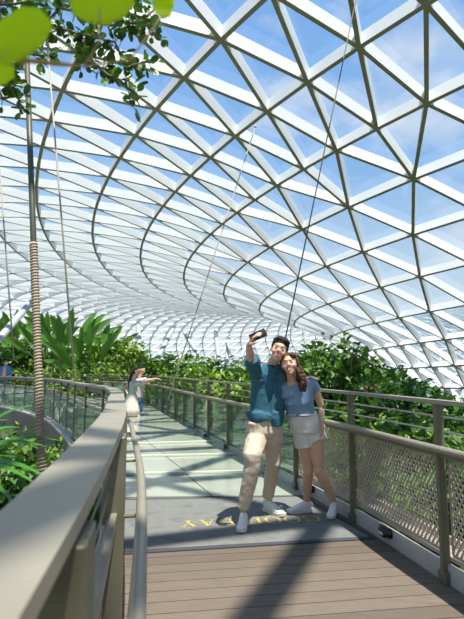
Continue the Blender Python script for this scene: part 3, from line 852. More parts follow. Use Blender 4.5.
# ================= woman in shorts
wo = thing('person', 'smiling woman in a dusty blue top and cream shorts leaning on the man in teal', 'person', (.80, 4.95, .015))
hc = at(289.5, 364.5, 4.66)
Mw = head_matrix(hc, math.radians(-12), math.radians(-10), math.radians(-6)) @ Matrix.Diagonal((.95, .95, .95, 1))
nb = at(292, 381, 4.76); ch = at(298, 394, 4.80); wa = at(300, 411, 4.84); pe = at(306, 424, 4.88)
sL = at(284, 386, 4.78); sR = at(313, 385, 4.82); eR = at(321, 405, 4.88); wR = at(322, 421, 4.80)
hpL = at(303, 428, 4.90); kL = at(308, 468, 4.96); aL = at(306.5, 501, 5.13)
hpR = at(315, 428, 4.90); kR = at(318, 466, 4.86); aR = at(334, 503, 5.02)
bm = bmesh.new()
head_geo(bm, Mw, .9)
loft(bm, [Mw @ V((0, .012, -.045)), nb.lerp(hc, .3), nb, nb-V((0, 0, .05))], [.043, .044, .050, .065], 14)
loft(bm, [nb-V((0, 0, .01)), nb-V((-.01, 0, .06)), ch, wa, pe, pe-V((0, 0, .07))], [(.06, .05), (.120, .055), (.115, .078), (.10, .075), (.145, .105), (.14, .10)], 18, hint=V((0, 1, 0)))
limb(bm, [nb.lerp(sR, .5)-V((0, 0, .02)), sR, sR.lerp(eR, .5), eR, eR.lerp(wR, .4), wR], [.045, .046, .039, .034, .033, .023])
limb(bm, [nb.lerp(sL, .5)-V((0, 0, .02)), sL, sL+V((-.05, .1, -.13)), sL+V((-.12, .18, -.22))], [.045, .045, .038, .032])
hand(bm, wR, V((-.03, -.12, -1)), V((-1, -.2, .1)), side=-1, curl=.38, sc_=1.0)
ub = obj('body', bm, M['skin_w'], wo)
bm = bmesh.new()
limb(bm, [hpL, hpL.lerp(kL, .5), kL+V((0, 0, .03)), kL-V((0, 0, .03)), kL.lerp(aL, .35), kL.lerp(aL, .7), aL, fz(aL, .06)], [.088, .074, .055, .050, .053, .042, .032, .036])
limb(bm, [hpR, hpR.lerp(kR, .5), kR+V((0, 0, .03)), kR-V((0, 0, .03)), kR.lerp(aR, .35), kR.lerp(aR, .7), aR, fz(aR, .07)], [.088, .076, .056, .050, .054, .042, .032, .036])
# merge the legs into the one body mesh
me2 = ub.data; tmp = bmesh.new(); tmp.from_mesh(me2)
tm = bpy.data.meshes.new('t'); bm.to_mesh(tm); tmp.from_mesh(tm); tmp.to_mesh(me2); tmp.free(); bm.free()
remesh(ub, .0065, 3)
face_parts(Mw, wo, 'f')
bm = bmesh.new()
for c, r in (((0, .022, .066), (.082, .094, .058)), ((0, .050, .020), (.080, .066, .090)), ((-.048, -.030, .082), (.036, .050, .030)), ((.048, -.030, .080), (.036, .052, .034)), ((.083, .012, .018), (.014, .042, .060)), ((-.082, .016, .020), (.012, .033, .055))):
    hell(bm, Mw, c, r)
b0 = Mw @ V((.07, .03, -.02))
loft(bm, [b0, b0+V((.025, 0, -.07)), nb+V((.065, -.01, .0)), nb+V((.080, -.06, -.035)), nb+V((.078, -.085, -.065)), nb+V((.078, -.095, -.095))], [.030, .034, .034, .030, .024, .010], 12)
loft(bm, [Mw @ V((-.05, .05, -.03)), nb+V((-.04, .05, -.03)), nb+V((-.05, .05, -.12))], [.04, .04, .02], 12)
for k in range(14):
    a = hr.uniform(-.03, .03); p = b0+V((a, hr.uniform(-.02, .02), 0)); pts = []
    for j in range(9):
        t = j/8; q = b0.lerp(nb+V((.080, -.10, -.10)), t)+V((.024*math.sin(t*PI)+a+.006*math.sin(t*8+k), -.03*math.sin(t*PI)-.02+.008*math.cos(t*9+k), 0)); pts.append(q)
    loft(bm, pts, [.010]*7+[.008, .003], 6)
h_ = obj('hair', bm, M['hair_brown'], wo); remesh(h_, .005, 2)
# top with cap sleeves
bm = bmesh.new()
loft(bm, [nb-V((-.005, 0, .035)), nb-V((-.012, 0, .065)), ch+V((0, 0, .01)), ch-V((0, 0, .06)), wa+V((0, 0, .02)), wa-V((0, 0, .045))], [(.095, .065), (.158, .085), (.155, .118), (.150, .118), (.140, .112), (.142, .112)], 22, hint=V((0, 1, 0)))
loft(bm, [nb.lerp(sR, .3)-V((0, 0, .035)), sR+V((.0, 0, .0)), sR.lerp(eR, .28)], [.05, .062, .060], 14)
loft(bm, [nb.lerp(sL, .3)-V((0, 0, .035)), sL, sL+V((-.03, .05, -.08))], [.05, .060, .055], 14)
tp = obj('top', bm, M['blouse'], wo); remesh(tp, .008, 4, .016, .09)
# shorts
bm = bmesh.new()
loft(bm, [wa-V((0, 0, .01)), wa-V((-.01, 0, .05)), pe, pe-V((0, 0, .08))], [(.118, .095), (.135, .108), (.160, .125), (.150, .12)], 20, hint=V((0, 1, 0)))
hb = at(305, 447, 4.90); loft(bm, [hpL+V((0, 0, .03)), hpL-V((0, 0, .08)), hb], [(.098, .108), (.098, .108), (.096, .100)], 18, hint=V((0, 1, 0)))
hb = at(319, 443, 4.86); loft(bm, [hpR+V((.0, 0, .03)), hpR-V((0, 0, .06)), hb], [(.098, .108), (.102, .110), (.104, .106)], 18, hint=V((0, 1, 0)))
st = obj('shorts', bm, M['shorts'], wo); remesh(st, .008, 3, .014, .08)
bm = bmesh.new()
wp = wa-V((-.004, 0, .03)); loft(bm, [wp+V((math.cos(a)*.131, math.sin(a)*.108, 0)) for a in [2*PI*k/28 for k in range(29)]], [(.018, .006)]*29, 8); obj('waistband', bm, M['shorts'], st, True)
bm = bmesh.new(); ell(bm, wp+V((-.045, -.115, -.002)), (.009, .005, .009), seg=10); obj('button', bm, M['dark'], st, True)
bm = bmesh.new(); wd = (wR-eR).normalized(); wc = wR-wd*.035
A_, B_ = frame(wd); loft(bm, [wc+(A_*math.cos(a)+B_*math.sin(a))*.030 for a in [2*PI*k/18 for k in range(19)]], [(.006, .003)]*19, 6)
ell(bm, wc+V((.012, -.028, 0)), (.016, .006, .018)); obj('wristwatch', bm, M['watch'], wo, True)
hl = fz(aL)+V((.045, .0, 0)); tl = hl+V((-.25, -.06, 0)); shoe(wo, hl, tl, .265)
hl = fz(aR, .055)+V((.03, .055, 0)); tl = fz(aR, .016)+V((-.085, -.19, 0)); shoe(wo, hl, tl, .265)
# ================= the pointing couple further along the bridge
zf = .123
def small_shoe(parent, p, d, L=.26, m='white_shoe'):
    d = d.normalized(); bm = bmesh.new(); s = V((-d.y, d.x, 0))
    loft(bm, [p-d*.06+V((0, 0, .03)), p+V((0, 0, .045)), p+d*L*.4+V((0, 0, .035)), p+d*L*.75+V((0, 0, .02))], [(.035, .03), (.042, .045), (.045, .033), (.03, .016)], 10, hint=V((0, 0, 1)))
    o = obj('shoe', bm, M[m], parent, True)
    bm = bmesh.new(); loft(bm, [p-d*.08+V((0, 0, .01)), p+d*L*.3+V((0, 0, .01)), p+d*L*.82+V((0, 0, .01))], [(.03, .01), (.047, .01), (.028, .01)], 10, hint=V((0, 0, 1))); obj('sole', bm, M['sole'], o, True)
D = 14.2
fw = thing('person', 'woman with long dark ponytail, sage top and long cream skirt, pointing right', 'person', (at(130, 420, D).x, D, zf))
def P(u, v, d=D): return at(u, v, d)
hc = P(137, 371.5); Mf = head_matrix(hc, math.radians(70), 0, 0)
bm = bmesh.new(); head_geo(bm, Mf, .9)
nb = P(134, 379.5); wa_ = P(131.5, 393)
loft(bm, [hc-V((0, 0, .05)), nb, nb-V((0, 0, .06))], [.045, .05, .07])
loft(bm, [nb-V((0, 0, .04)), P(133, 385), wa_, P(131, 400)], [(.09, .13), (.095, .15), (.09, .11), (.11, .14)], 16, hint=V((0, 1, 0)))
s_p = P(135, 383, D-.12); e_p = P(142, 384.5, D-.14); w_p = P(149.5, 381, D-.1)
limb(bm, [s_p, e_p, w_p], [.045, .037, .024]); hand(bm, w_p, V((1, 0, .1)), V((0, 0, -1)), 1, .15)
s2_ = P(134, 383, D+.15); limb(bm, [s2_, P(128, 391, D+.15), P(131, 398, D+.02)], [.043, .036, .026])
limb(bm, [P(131, 402), P(130, 420)], [.09, .04]); limb(bm, [P(133.5, 402), P(134, 420)], [.09, .04])
o = obj('body', bm, M['skin_w'], fw); remesh(o, .012, 3)
face_parts(Mf, fw, 'f')
bm = bmesh.new()
for c, r in (((0, .025, .062), (.085, .098, .062)), ((0, .06, .02), (.08, .06, .09))): hell(bm, Mf, c, r)
loft(bm, [Mf @ V((0, .09, .04)), P(131.5, 373), P(129.5, 382), P(129, 392), P(129.5, 394)], [.05, .055, .055, .035, .01], 10)
o = obj('hair', bm, M['hair'], fw); remesh(o, .01, 2)
bm = bmesh.new(); loft(bm, [nb-V((0, 0, .03)), P(133.5, 383), P(133, 388), P(131.8, 394), P(131.5, 396)], [(.07, .10), (.12, .19), (.12, .17), (.105, .14), (.11, .14)], 16, hint=V((0, 1, 0)))
loft(bm, [s_p-V((.05, 0, 0)), s_p, s_p.lerp(e_p, .75)], [.06, .075, .085], 12)
loft(bm, [s2_+V((.05, 0, 0)), s2_, s2_.lerp(P(128, 391, D+.15), .6)], [.06, .07, .08], 12)
o = obj('top', bm, M['sage'], fw); remesh(o, .012, 3, .02, .1)
bm = bmesh.new(); rings = []
for v_, r_ in ((392.5, .105), (396, .15), (402, .19), (409, .225), (415.5, .26)):
    c = P(132-(v_-392)*.05, v_); rings.append([bm.verts.new(c+V((math.cos(a)*r_*(1+.05*math.sin(a*13)), math.sin(a)*r_*(1+.05*math.sin(a*13)), 0))) for a in [2*PI*k/72 for k in range(72)]])
for i in range(4):
    for k in range(72): bm.faces.new((rings[i][k], rings[i][(k+1) % 72], rings[i+1][(k+1) % 72], rings[i+1][k]))
bm.faces.new(rings[0][::-1]); bm.faces.new(rings[-1])
obj('skirt', bm, M['skirt'], fw, True)
for uu in (128.5, 133): small_shoe(fw, V((P(uu, 420).x, D-.05, zf)), V((1, -.3, 0)), .25)
D2 = 14.65
fm = thing('person', 'man in pale pink shirt and blue jeans pointing, behind the long skirted woman', 'person', (at(138, 420, D2).x, D2, zf))
P2 = lambda u, v, d=D2: at(u, v, d)
hc = P2(142, 370); Mf = head_matrix(hc, math.radians(65), 0, 0)
bm = bmesh.new(); head_geo(bm, Mf)
nb = P2(139.5, 378)
loft(bm, [hc-V((0, 0, .05)), nb, nb-V((0, 0, .06))], [.052, .055, .08])
loft(bm, [nb-V((0, 0, .05)), P2(138.5, 385), P2(138, 396)], [(.12, .17), (.12, .17), (.11, .15)], 16, hint=V((0, 1, 0)))
s_p = P2(141.5, 380.5, D2-.15); e_p = P2(150, 380, D2-.2); w_p = P2(156.5, 378.5, D2-.2)
limb(bm, [s_p, e_p, w_p], [.05, .042, .027]); hand(bm, w_p, V((1, 0, -.25)), V((0, 0, -1)), 1, .25, 1.1)
s2_ = P2(134, 382, D2+.1); limb(bm, [s2_, P2(124.5, 387, D2+.2), P2(128.5, 396, D2-.05)], [.05, .042, .028])
limb(bm, [P2(136, 398), P2(136.5, 408), P2(137, 418)], [.09, .06, .04]); limb(bm, [P2(140, 398), P2(140.5, 408), P2(141, 418)], [.09, .06, .04])
o = obj('body', bm, M['skin'], fm); remesh(o, .012, 3); face_parts(Mf, fm)
bm = bmesh.new()
for c, r in (((0, .020, .070), (.086, .100, .062)), ((0, .05, .03), (.082, .07, .085)), ((0, -.055, .095), (.062, .035, .028))): hell(bm, Mf, c, r)
o = obj('hair', bm, M['hair'], fm); remesh(o, .01, 2)
bm = bmesh.new(); loft(bm, [nb-V((0, 0, .03)), P2(139, 382), P2(138.5, 388), P2(138, 398)], [(.08, .10), (.16, .21), (.15, .19), (.145, .17)], 16, hint=V((0, 1, 0)))
loft(bm, [s_p-V((.06, 0, 0)), s_p, s_p.lerp(e_p, .6)], [.07, .08, .085], 12); loft(bm, [s2_+V((.06, 0, 0)), s2_, s2_.lerp(P2(124.5, 387, D2+.2), .6)], [.07, .08, .085], 12)
o = obj('shirt', bm, M['pink'], fm); remesh(o, .012, 3, .02, .1)
bm = bmesh.new(); loft(bm, [P2(138, 396), P2(138, 402)], [(.13, .16), (.13, .16)], 16, hint=V((0, 1, 0)))
for a_, b_ in ((136, 137), (140, 141)): loft(bm, [P2(a_, 399), P2(a_+.5, 408), P2(b_, 417)], [.10, .08, .065], 12)
o = obj('jeans', bm, M['jeans'], fm); remesh(o, .012, 3, .02, .1)
for uu in (137, 143): small_shoe(fm, V((P2(uu, 420).x, D2-.05, zf)), V((1, -.5, 0)), .28)
# ================= visitor in a blue polo on the left walkway
D3 = 21.0
bp_ = at(4, 400, D3); bz = .123
vp = thing('person', 'distant visitor in a blue polo shirt and dark trousers at the left edge', 'person', (bp_.x, D3, bz))
X3 = bp_.x
bm = bmesh.new(); Mf = head_matrix(V((X3, D3, bz+1.58)), math.radians(35), 0, 0); head_geo(bm, Mf)
loft(bm, [V((X3, D3, bz+1.53)), V((X3, D3, bz+1.42))], [.05, .06])
loft(bm, [V((X3, D3, bz+1.42)), V((X3, D3, bz+1.2)), V((X3, D3, bz+.9))], [(.09, .16), (.11, .17), (.11, .15)], 14, hint=V((0, 1, 0)))
for s in (-1, 1):
    limb(bm, [V((X3+s*.18, D3, bz+1.38)), V((X3+s*.24, D3-.02, bz+1.1)), V((X3+s*.18, D3-.2, bz+.95))], [.045, .036, .025]); hand(bm, V((X3+s*.18, D3-.2, bz+.95)), V((-s*.3, -1, .1)), V((0, 0, -1)), s, .3)
    limb(bm, [V((X3+s*.09, D3, bz+.85)), V((X3+s*.09, D3, bz+.1))], [.09, .04])
o = obj('body', bm, M['skin'], vp); remesh(o, .013, 3); face_parts(Mf, vp)
bm = bmesh.new()
for c, r in (((0, .020, .070), (.086, .100, .062)), ((0, .05, .03), (.082, .07, .085))): hell(bm, Mf, c, r)
obj('hair', bm, M['hair'], vp, True)
bm = bmesh.new(); loft(bm, [V((X3, D3, bz+1.46)), V((X3, D3, bz+1.40)), V((X3, D3, bz+1.2)), V((X3, D3, bz+.88))], [(.09, .08), (.20, .12), (.19, .13), (.18, .13)], 16, hint=V((0, 1, 0)))
for s in (-1, 1): loft(bm, [V((X3+s*.10, D3, bz+1.38)), V((X3+s*.20, D3, bz+1.36)), V((X3+s*.235, D3, bz+1.18))], [.07, .07, .068], 12)
o = obj('polo_shirt', bm, M['polo'], vp); remesh(o, .013, 3)
bm = bmesh.new(); loft(bm, [V((X3, D3, bz+.92)), V((X3, D3, bz+.78))], [(.17, .12), (.17, .12)], 14, hint=V((0, 1, 0)))
for s in (-1, 1): loft(bm, [V((X3+s*.085, D3, bz+.85)), V((X3+s*.09, D3, bz+.06))], [.095, .06], 12)
o = obj('trousers', bm, M['green_trouser'], vp); remesh(o, .013, 3)
for s in (-1, 1): small_shoe(vp, V((X3+s*.09, D3, bz)), V((0, -1, 0)), .27)
# ------------------------------------------------------------------ planting
def leaf_quad(bm, p, d, n, L, W, fold=.25):
    """one pointed leaf folded along its midrib"""
    d = d.normalized(); s = d.cross(n)
    if s.length < 1e-4: s = V((1, 0, 0))
    s.normalize(); n = s.cross(d)
    a = bm.verts.new(p); b = bm.verts.new(p+d*L*.45+s*W*.5+n*W*fold); c = bm.verts.new(p+d*L-n*L*.12); e = bm.verts.new(p+d*L*.45-s*W*.5+n*W*fold)
    bm.faces.new((a, b, c)); bm.faces.new((a, c, e))
def rv(r, z0=-1, z1=1):
    a = r.uniform(0, 2*PI); z = r.uniform(z0, z1); q = math.sqrt(max(0, 1-z*z)); return V((q*math.cos(a), q*math.sin(a), z))
def crown_mesh(seed, m, rad=(1.7, 1.7, 1.5), clumps=46, per=62, leaf=.20, cz=0):
    r = random.Random(seed); bm = bmesh.new()
    for k in range(clumps):
        dv = rv(r, -.75, 1); q = r.uniform(.35, 1)**.6
        c = V((dv.x*rad[0]*q, dv.y*rad[1]*q, cz+dv.z*rad[2]*q)); cr = r.uniform(.28, .55)*rad[0]/1.7
        for j in range(per):
            u = rv(r); p = c+V((u.x*cr*1.2, u.y*cr*1.2, u.z*cr*.75))*r.uniform(.5, 1)
            d = (u+V((0, 0, -.25))+rv(r)*.5); n = (V((0, 0, 1))+u*.5+rv(r)*.4).normalized()
            L = leaf*r.uniform(.6, 1.3); leaf_quad(bm, p, d, n, L, L*.85, .15)
    return bm
def tree_proto(name, seed, m, h=5.2, **kw):
    bm = crown_mesh(seed, m, **kw)
    rad = kw.get('rad', (1.7, 1.7, 1.5))
    bmesh.ops.translate(bm, vec=(0, 0, h-rad[2]), verts=bm.verts[:])
    me = bpy.data.meshes.new('crown'); bm.to_mesh(me); bm.free(); me.materials.append(m)
    r = random.Random(seed); bm = bmesh.new(); top = V((r.uniform(-.2, .2), r.uniform(-.2, .2), h-rad[2]*.6))
    loft(bm, [(0, 0, -.3), (r.uniform(-.1, .1), .05, h*.3), (r.uniform(-.15, .15), 0, h*.55), top], [.14, .10, .085, .05], 9)
    for k in range(7):
        d = rv(r, .1, .9); s0 = V((0, 0, h*.5)).lerp(top, r.random()); loft(bm, [s0, s0+V((d.x*rad[0]*.4, d.y*rad[0]*.4, .35)), s0+V((d.x*rad[0]*.8, d.y*rad[0]*.8, .6+d.z*.6))], [.045, .032, .012], 6)
    mt_ = bpy.data.meshes.new('trunk'); bm.to_mesh(mt_); bm.free(); mt_.materials.append(M['bark'])
    return me, mt_
PT = {'mid': tree_proto('mid', 1, M['leaf_mid']), 'bright': tree_proto('bright', 2, M['leaf_bright'], leaf=.17),
      'dark': tree_proto('dark', 3, M['leaf_dark'], leaf=.24), 'loose': tree_proto('loose', 4, M['leaf_mid'], clumps=26, per=60, leaf=.22)}
def tree(kind, x, y, ztop, sc_, rot, label, zg=-5.4, name='leafy_tree', wide=1.0):
    cm, tm_ = PT[kind]
    s = (ztop-zg)/5.2
    t = thing(name, label, 'tree', (x, y, zg), 'trees of the indoor forest')
    w = sc_*wide
    for nm, me in (('crown', cm), ('trunk', tm_)):
        o = bpy.data.objects.new(nm, me); C.objects.link(o); o.parent = t
        o.rotation_euler = (0, 0, rot); o.scale = (w, w, s)
    return t
def tz(u, v, d): return at(u, v, d)
TL = [
 # u, vtop, depth, kind, width scale, label
 (455, 398, 15, 'dark', 1.3, 'dark dense tree at the right edge of the photo, below the glass roof foot'),
 (425, 393, 13, 'dark', 1.1, 'dark green tree right of the nearest upper rail post'),
 (398, 384, 16, 'dark', 1.4, 'dark tree whose top meets the low edge of the glass shell'),
 (372, 374, 13.5, 'dark', 1.2, 'tall dark green tree right of the woman, behind the second post'),
 (352, 362, 17, 'dark', 1.5, 'dark tree in the gap between the woman and the glass shell'),
 (335, 352, 15, 'mid', 1.1, 'green tree just right of the woman in the blue top'),
 (318, 356, 19, 'mid', 1.4, 'tree rising behind the right shoulder of the woman'),
 (300, 372, 21, 'dark', 1.5, 'dark tree directly behind the heads of the selfie couple'),
 (262, 374, 18, 'mid', 1.3, 'mid green tree seen left of the raised arm of the man in teal'),
 (238, 372, 14, 'bright', 1.0, 'yellow green bush crown beside the elbow of the man in teal'),
 (222, 366, 22, 'mid', 1.5, 'round green tree at the foot of the thin white columns'),
 (200, 364, 19, 'bright', 1.3, 'bright green tree between the white columns and the pointing hand'),
 (178, 361, 24, 'mid', 1.6, 'mid green tree above the far end of the glass balustrade'),
 (160, 362, 24, 'bright', 1.2, 'bright tree just right of the pointing couple'),
 (140, 356, 26, 'dark', 1.6, 'dark tree directly behind the pointing couple'),
 (118, 346, 28, 'bright', 1.4, 'yellow green tree left of the woman with the ponytail'),
 (100, 350, 31, 'mid', 1.6, 'green tree above the bend of the near rail'),
 (16, 350, 36, 'bright', 1.5, 'bright feathery tree behind the visitor in the blue polo'),
 (-10, 346, 38, 'mid', 1.5, 'green tree cut by the left edge of the photo'),
 (48, 352, 34, 'bright', 1.4, 'light green tree right of the wrapped hanging rod'),
 (78, 356, 33, 'dark', 1.6, 'dark tree behind the paddle leaved palms'),
 (440, 398, 22, 'dark', 1.8, 'deep green tree in the second row at far right'),
 (380, 378, 24, 'dark', 1.8, 'deep green tree in the second row below the shell edge'),
 (345, 366, 27, 'mid', 1.9, 'second row tree behind the gap right of the woman'),
 (250, 376, 29, 'dark', 1.9, 'second row tree behind the man in teal'),
 (205, 368, 31, 'dark', 1.9, 'second row dark tree behind the thin white columns'),
 (165, 368, 33, 'dark', 2.0, 'second row dark tree beyond the pointing hand'),
 (0, 352, 34, 'dark', 2.0, 'second row dark tree at the far left'),
]
r4 = random.Random(11)
for i, (u, v, d, k, s, L) in enumerate(TL):
    p = at(u, v-(10 if u < 130 else 1 if u < 330 else 4), d)
    tree(k, p.x, d, p.z, s, r4.uniform(0, 6), L)
# lower trees close below the right balustrade, seen through mesh and glass
LOW = [
 (470, 452, 6.3, 'mid', .62, 'low leafy shrub behind the rightmost mesh panel'),
 (440, 440, 8.0, 'bright', .70, 'bright shrub behind the nearest mesh post'),
 (408, 436, 7.4, 'mid', .66, 'mid green shrub behind the middle of the long mesh panel'),
 (384, 425, 9.5, 'dark', .9, 'dark shrub behind the left part of the long mesh panel'),
 (350, 425, 8.6, 'bright', .72, 'yellow green shrub behind the mesh beside the hand of the woman'),
 (335, 415, 11.5, 'mid', .95, 'green shrub between the woman and the second mesh post'),
 (285, 415, 11.5, 'mid', .95, 'shrub seen through the glass between the man and the woman'),
 (255, 410, 13.5, 'dark', 1.0, 'dark shrub behind the glass at the hip of the man in teal'),
 (228, 402, 14.5, 'bright', .6, 'bright shrub behind the glass left of the man in teal'),
 (195, 398, 17.0, 'mid', .65, 'shrub behind the middle of the far glass panels'),
 (190, 397, 19.0, 'bright', .5, 'light shrub behind the glass below the pointing hand'),
 (432, 414, 10.5, 'dark', 1.0, 'dark shrub filling the gap below the upper rails at right'),
 (390, 405, 11.2, 'dark', 1.0, 'shrub showing between the wires left of the nearest post'),
 (345, 398, 12.2, 'dark', 1.0, 'shrub showing between the wires right of the woman'),
]
for u, v, d, k, s, L in LOW:
    p = at(u, v, d); tree(k, p.x, d, p.z, s, r4.uniform(0, 6), L, zg=-4.6, name='leafy_shrub', wide=1.15)
# shrubs inside the left curve of the bridge
LEFT = [(24, 366, 33, 'bright', 1.5, 'feathery light shrub just right of the visitor in blue'), (50, 364, 29.5, 'bright', 1.3, 'bright shrub in front of the palms, right of the wrapped rod'), (84, 368, 27.0, 'bright', 1.2, 'bright shrub in front of the palms, left of the rail bend'), (66, 366, 28.5, 'mid', 1.2, 'mid green shrub below the pale cable on the left'), (112, 362, 25.5, 'bright', 1.0, 'light shrub between the palms and the pointing couple'),
 (-20, 440, 8.5, 'mid', .8, 'green shrub at the left photo edge below the walkway'), (12, 436, 9.5, 'bright', .75, 'yellow green shrub under the curved grey fascia'),
        (46, 452, 8.2, 'bright', .42, 'light shrub right of the wrapped hanging rod, below the fascia'), (28, 462, 6.6, 'mid', .55, 'green shrub behind the long strap leaves'),
        (-25, 470, 6.2, 'dark', .6, 'dark shrub in the lower left corner'), (60, 470, 7.4, 'mid', .33, 'small shrub tucked between fascia and near rail')]
for u, v, d, k, s, L in LEFT:
    p = at(u, v, d); tree(k, p.x, d, p.z, s, r4.uniform(0, 6), L, zg=-4.2 if d < 20 else -5.4, name='leafy_shrub', wide=1.1)
# paddle leaved palms
def ribbon_leaf(bm, pts, widths, upv, fold=.18, mi=0):
    prev = None
    for i, p in enumerate(pts):
        d = (pts[min(i+1, len(pts)-1)]-pts[max(i-1, 0)]).normalized()
        s = d.cross(upv);
        if s.length < 1e-3: s = V((1, 0, 0))
        s.normalize(); n = s.cross(d); w = widths[i]
        q = [bm.verts.new(p-s*w+n*w*fold*2), bm.verts.new(p), bm.verts.new(p+s*w+n*w*fold*2)]
        if prev:
            bm.faces.new((prev[0], prev[1], q[1], q[0])); bm.faces.new((prev[1], prev[2], q[2], q[1]))
        prev = q
def paddle_palm(x, y, zg, H, label, n=14, seed=0, spread=1.0, L=1.6):
    r = random.Random(seed)
    t = thing('paddle_palm', label, 'palm', (x, y, zg), 'paddle leaved palms on the left')
    bm = bmesh.new(); loft(bm, [(x, y, zg), (x+.05, y, zg+(H-L*1.6)*.5), (x, y, zg+H-L*1.7)], [.17, .14, .12], 10); obj('trunk', bm, M['bark'], t, True)
    top = V((x, y, zg+H-L*1.75))
    for k in range(n):
        a = -.95+1.9*k/(n-1)+r.uniform(-.1, .1); az = r.uniform(-.5, .5)+(.5 if k % 2 else -.5)
        dirv = V((math.sin(a)*math.cos(az), math.sin(a)*math.sin(az)+r.uniform(-.35, .35), math.cos(a))).normalized()
        ln = L*r.uniform(.8, 1.1)
        bmS = bmesh.new(); p1 = top+dirv*ln*.75; loft(bmS, [top, top+dirv*ln*.4, p1], [.04, .03, .02], 7)
        bml = bmesh.new(); pts = []; ws = []
        side_ = V((dirv.x, dirv.y, 0)); 
        for j in range(9):
            q = j/8; pts.append(p1+dirv*ln*q+side_*(q*q*.2*ln)-V((0, 0, q*q*.16*ln))); ws.append(.15*spread*math.sin(PI*min(1, .08+q*.92))**.7+.005)
        ribbon_leaf(bml, pts, ws, V((r.uniform(-.4, .4), -1, .4)))
        lf = obj('leaf', bml, M['paddle'], t, True); obj('stalk', bmS, M['leaf_mid'], lf, True)
for i, (u, v, d, L) in enumerate([(70, 312, 29, 'tallest paddle leaved palm, right beside the pale cable on the left'), (92, 332, 28, 'paddle leaved palm nearest the bend of the rail'), (50, 322, 31, 'paddle leaved palm just right of the wrapped rod'),
                                   (20, 318, 33, 'paddle leaved palm left of the wrapped rod'), (-6, 325, 36, 'paddle leaved palm at the left edge, above the visitor in blue'), (108, 345, 28.5, 'smallest paddle leaved palm, left of the pointing couple')]):
    p = at(u, v-14, d); paddle_palm(p.x, d, -4.5, p.z+4.5, L, seed=20+i, L=2.3-.07*i, spread=1.45)
# strap leaved plant reaching in from the lower left
st_ = thing('strap_leaved_plant', 'plant with long narrow arching green leaves in the lower left', 'plant', (-2.6, 4.4, -1.9))
r = random.Random(5)
bm = bmesh.new(); loft(bm, [(-2.6, 4.4, -1.9), (-2.6, 4.4, -.1), (-2.55, 4.35, .35)], [.09, .08, .06], 9); obj('stem', bm, M['bark'], st_, True)
base = V((-2.55, 4.4, .35))
for (u, v, d) in ((62, 441, 4.4), (48, 447, 4.2), (36, 405, 4.6), (52, 480, 4.0), (40, 487, 3.9), (20, 510, 3.7), (-10, 425, 4.8), (10, 420, 5.0), (30, 465, 4.4), (-15, 500, 4.2), (8, 540, 3.5), (24, 428, 5.0)):
    e_ = at(u, v, d); bm = bmesh.new(); pts = []; ws = []
    for j in range(13):
        q = j/12; p = base.lerp(e_, q)+V((0, 0, .22*math.sin(q*PI)*(.6+.5*r.random()*0+.3))); pts.append(p); ws.append(.034*min(1, .5+q*3)*(1-q**3)+.001)
    ribbon_leaf(bm, pts, ws, V((r.uniform(-.3, .3), -.5, 1)), .25); obj('leaf', bm, M['strap'], st_, True)
# overhanging branch with rounded leaves, upper left, a few metres ahead
br = thing('overhanging_branch', 'leafy branch with small rounded dark leaves hanging in from the top left', 'branch', tuple(at(-20, 30, 2.6)))
r = random.Random(9)
bm = bmesh.new(); bl = bmesh.new()
def oval_leaf(bm, p, d, n, L, W):
    d = d.normalized(); s = d.cross(n)
    if s.length < 1e-3: s = V((1, 0, 0))
    s.normalize(); n = s.cross(d)
    prof = ((0, 0), (.22, .30), (.5, .5), (.78, .46), (.95, .25))
    mid = [bm.verts.new(p+d*L*x) for x in (0, .22, .5, .78, .95, 1.0)]
    lf = [bm.verts.new(p+d*L*x+s*W*w+n*W*.15) for x, w in prof[1:]]; rt_ = [bm.verts.new(p+d*L*x-s*W*w+n*W*.15) for x, w in prof[1:]]
    bm.faces.new((mid[0], mid[1], lf[0])); bm.faces.new((mid[0], rt_[0], mid[1]))
    for i in range(3):
        bm.faces.new((mid[i+1], mid[i+2], lf[i+1], lf[i])); bm.faces.new((mid[i+1], rt_[i], rt_[i+1], mid[i+2]))
    bm.faces.new((mid[4], mid[5], lf[3])); bm.faces.new((mid[4], rt_[3], mid[5]))
twigs = [[(-25, 20, 2.7), (10, 28, 2.6), (45, 24, 2.55), (80, 34, 2.5), (115, 42, 2.45), (128, 68, 2.4)], [(45, 24, 2.55), (60, 8, 2.5), (90, 14, 2.5), (125, 12, 2.45), (150, 28, 2.4), (160, 40, 2.4)],
         [(-20, 50, 2.5), (5, 70, 2.5), (18, 95, 2.45), (22, 112, 2.4)], [(80, 34, 2.5), (92, 62, 2.45), (108, 75, 2.4), (120, 80, 2.4), (134, 95, 2.35), (132, 107, 2.35)], [(-25, 5, 2.7), (15, 4, 2.6), (50, -4, 2.6), (85, 2, 2.5), (120, -4, 2.5)],
         [(80, 34, 2.5), (84, 52, 2.48), (80, 66, 2.45)], [(125, 12, 2.45), (138, -4, 2.4)], [(128, 68, 2.4), (150, 60, 2.35)], [(-20, 20, 2.5), (0, 40, 2.45), (12, 60, 2.4)], [(-20, 60, 2.4), (-5, 85, 2.4), (4, 100, 2.4)], [(-20, 12, 2.3), (12, 22, 2.3), (30, 30, 2.3), (48, 40, 2.3)], [(0, 40, 2.35), (20, 52, 2.3), (44, 56, 2.3), (60, 50, 2.3)], [(90, 14, 2.4), (112, 26, 2.4), (140, 22, 2.4), (156, 8, 2.4)]]
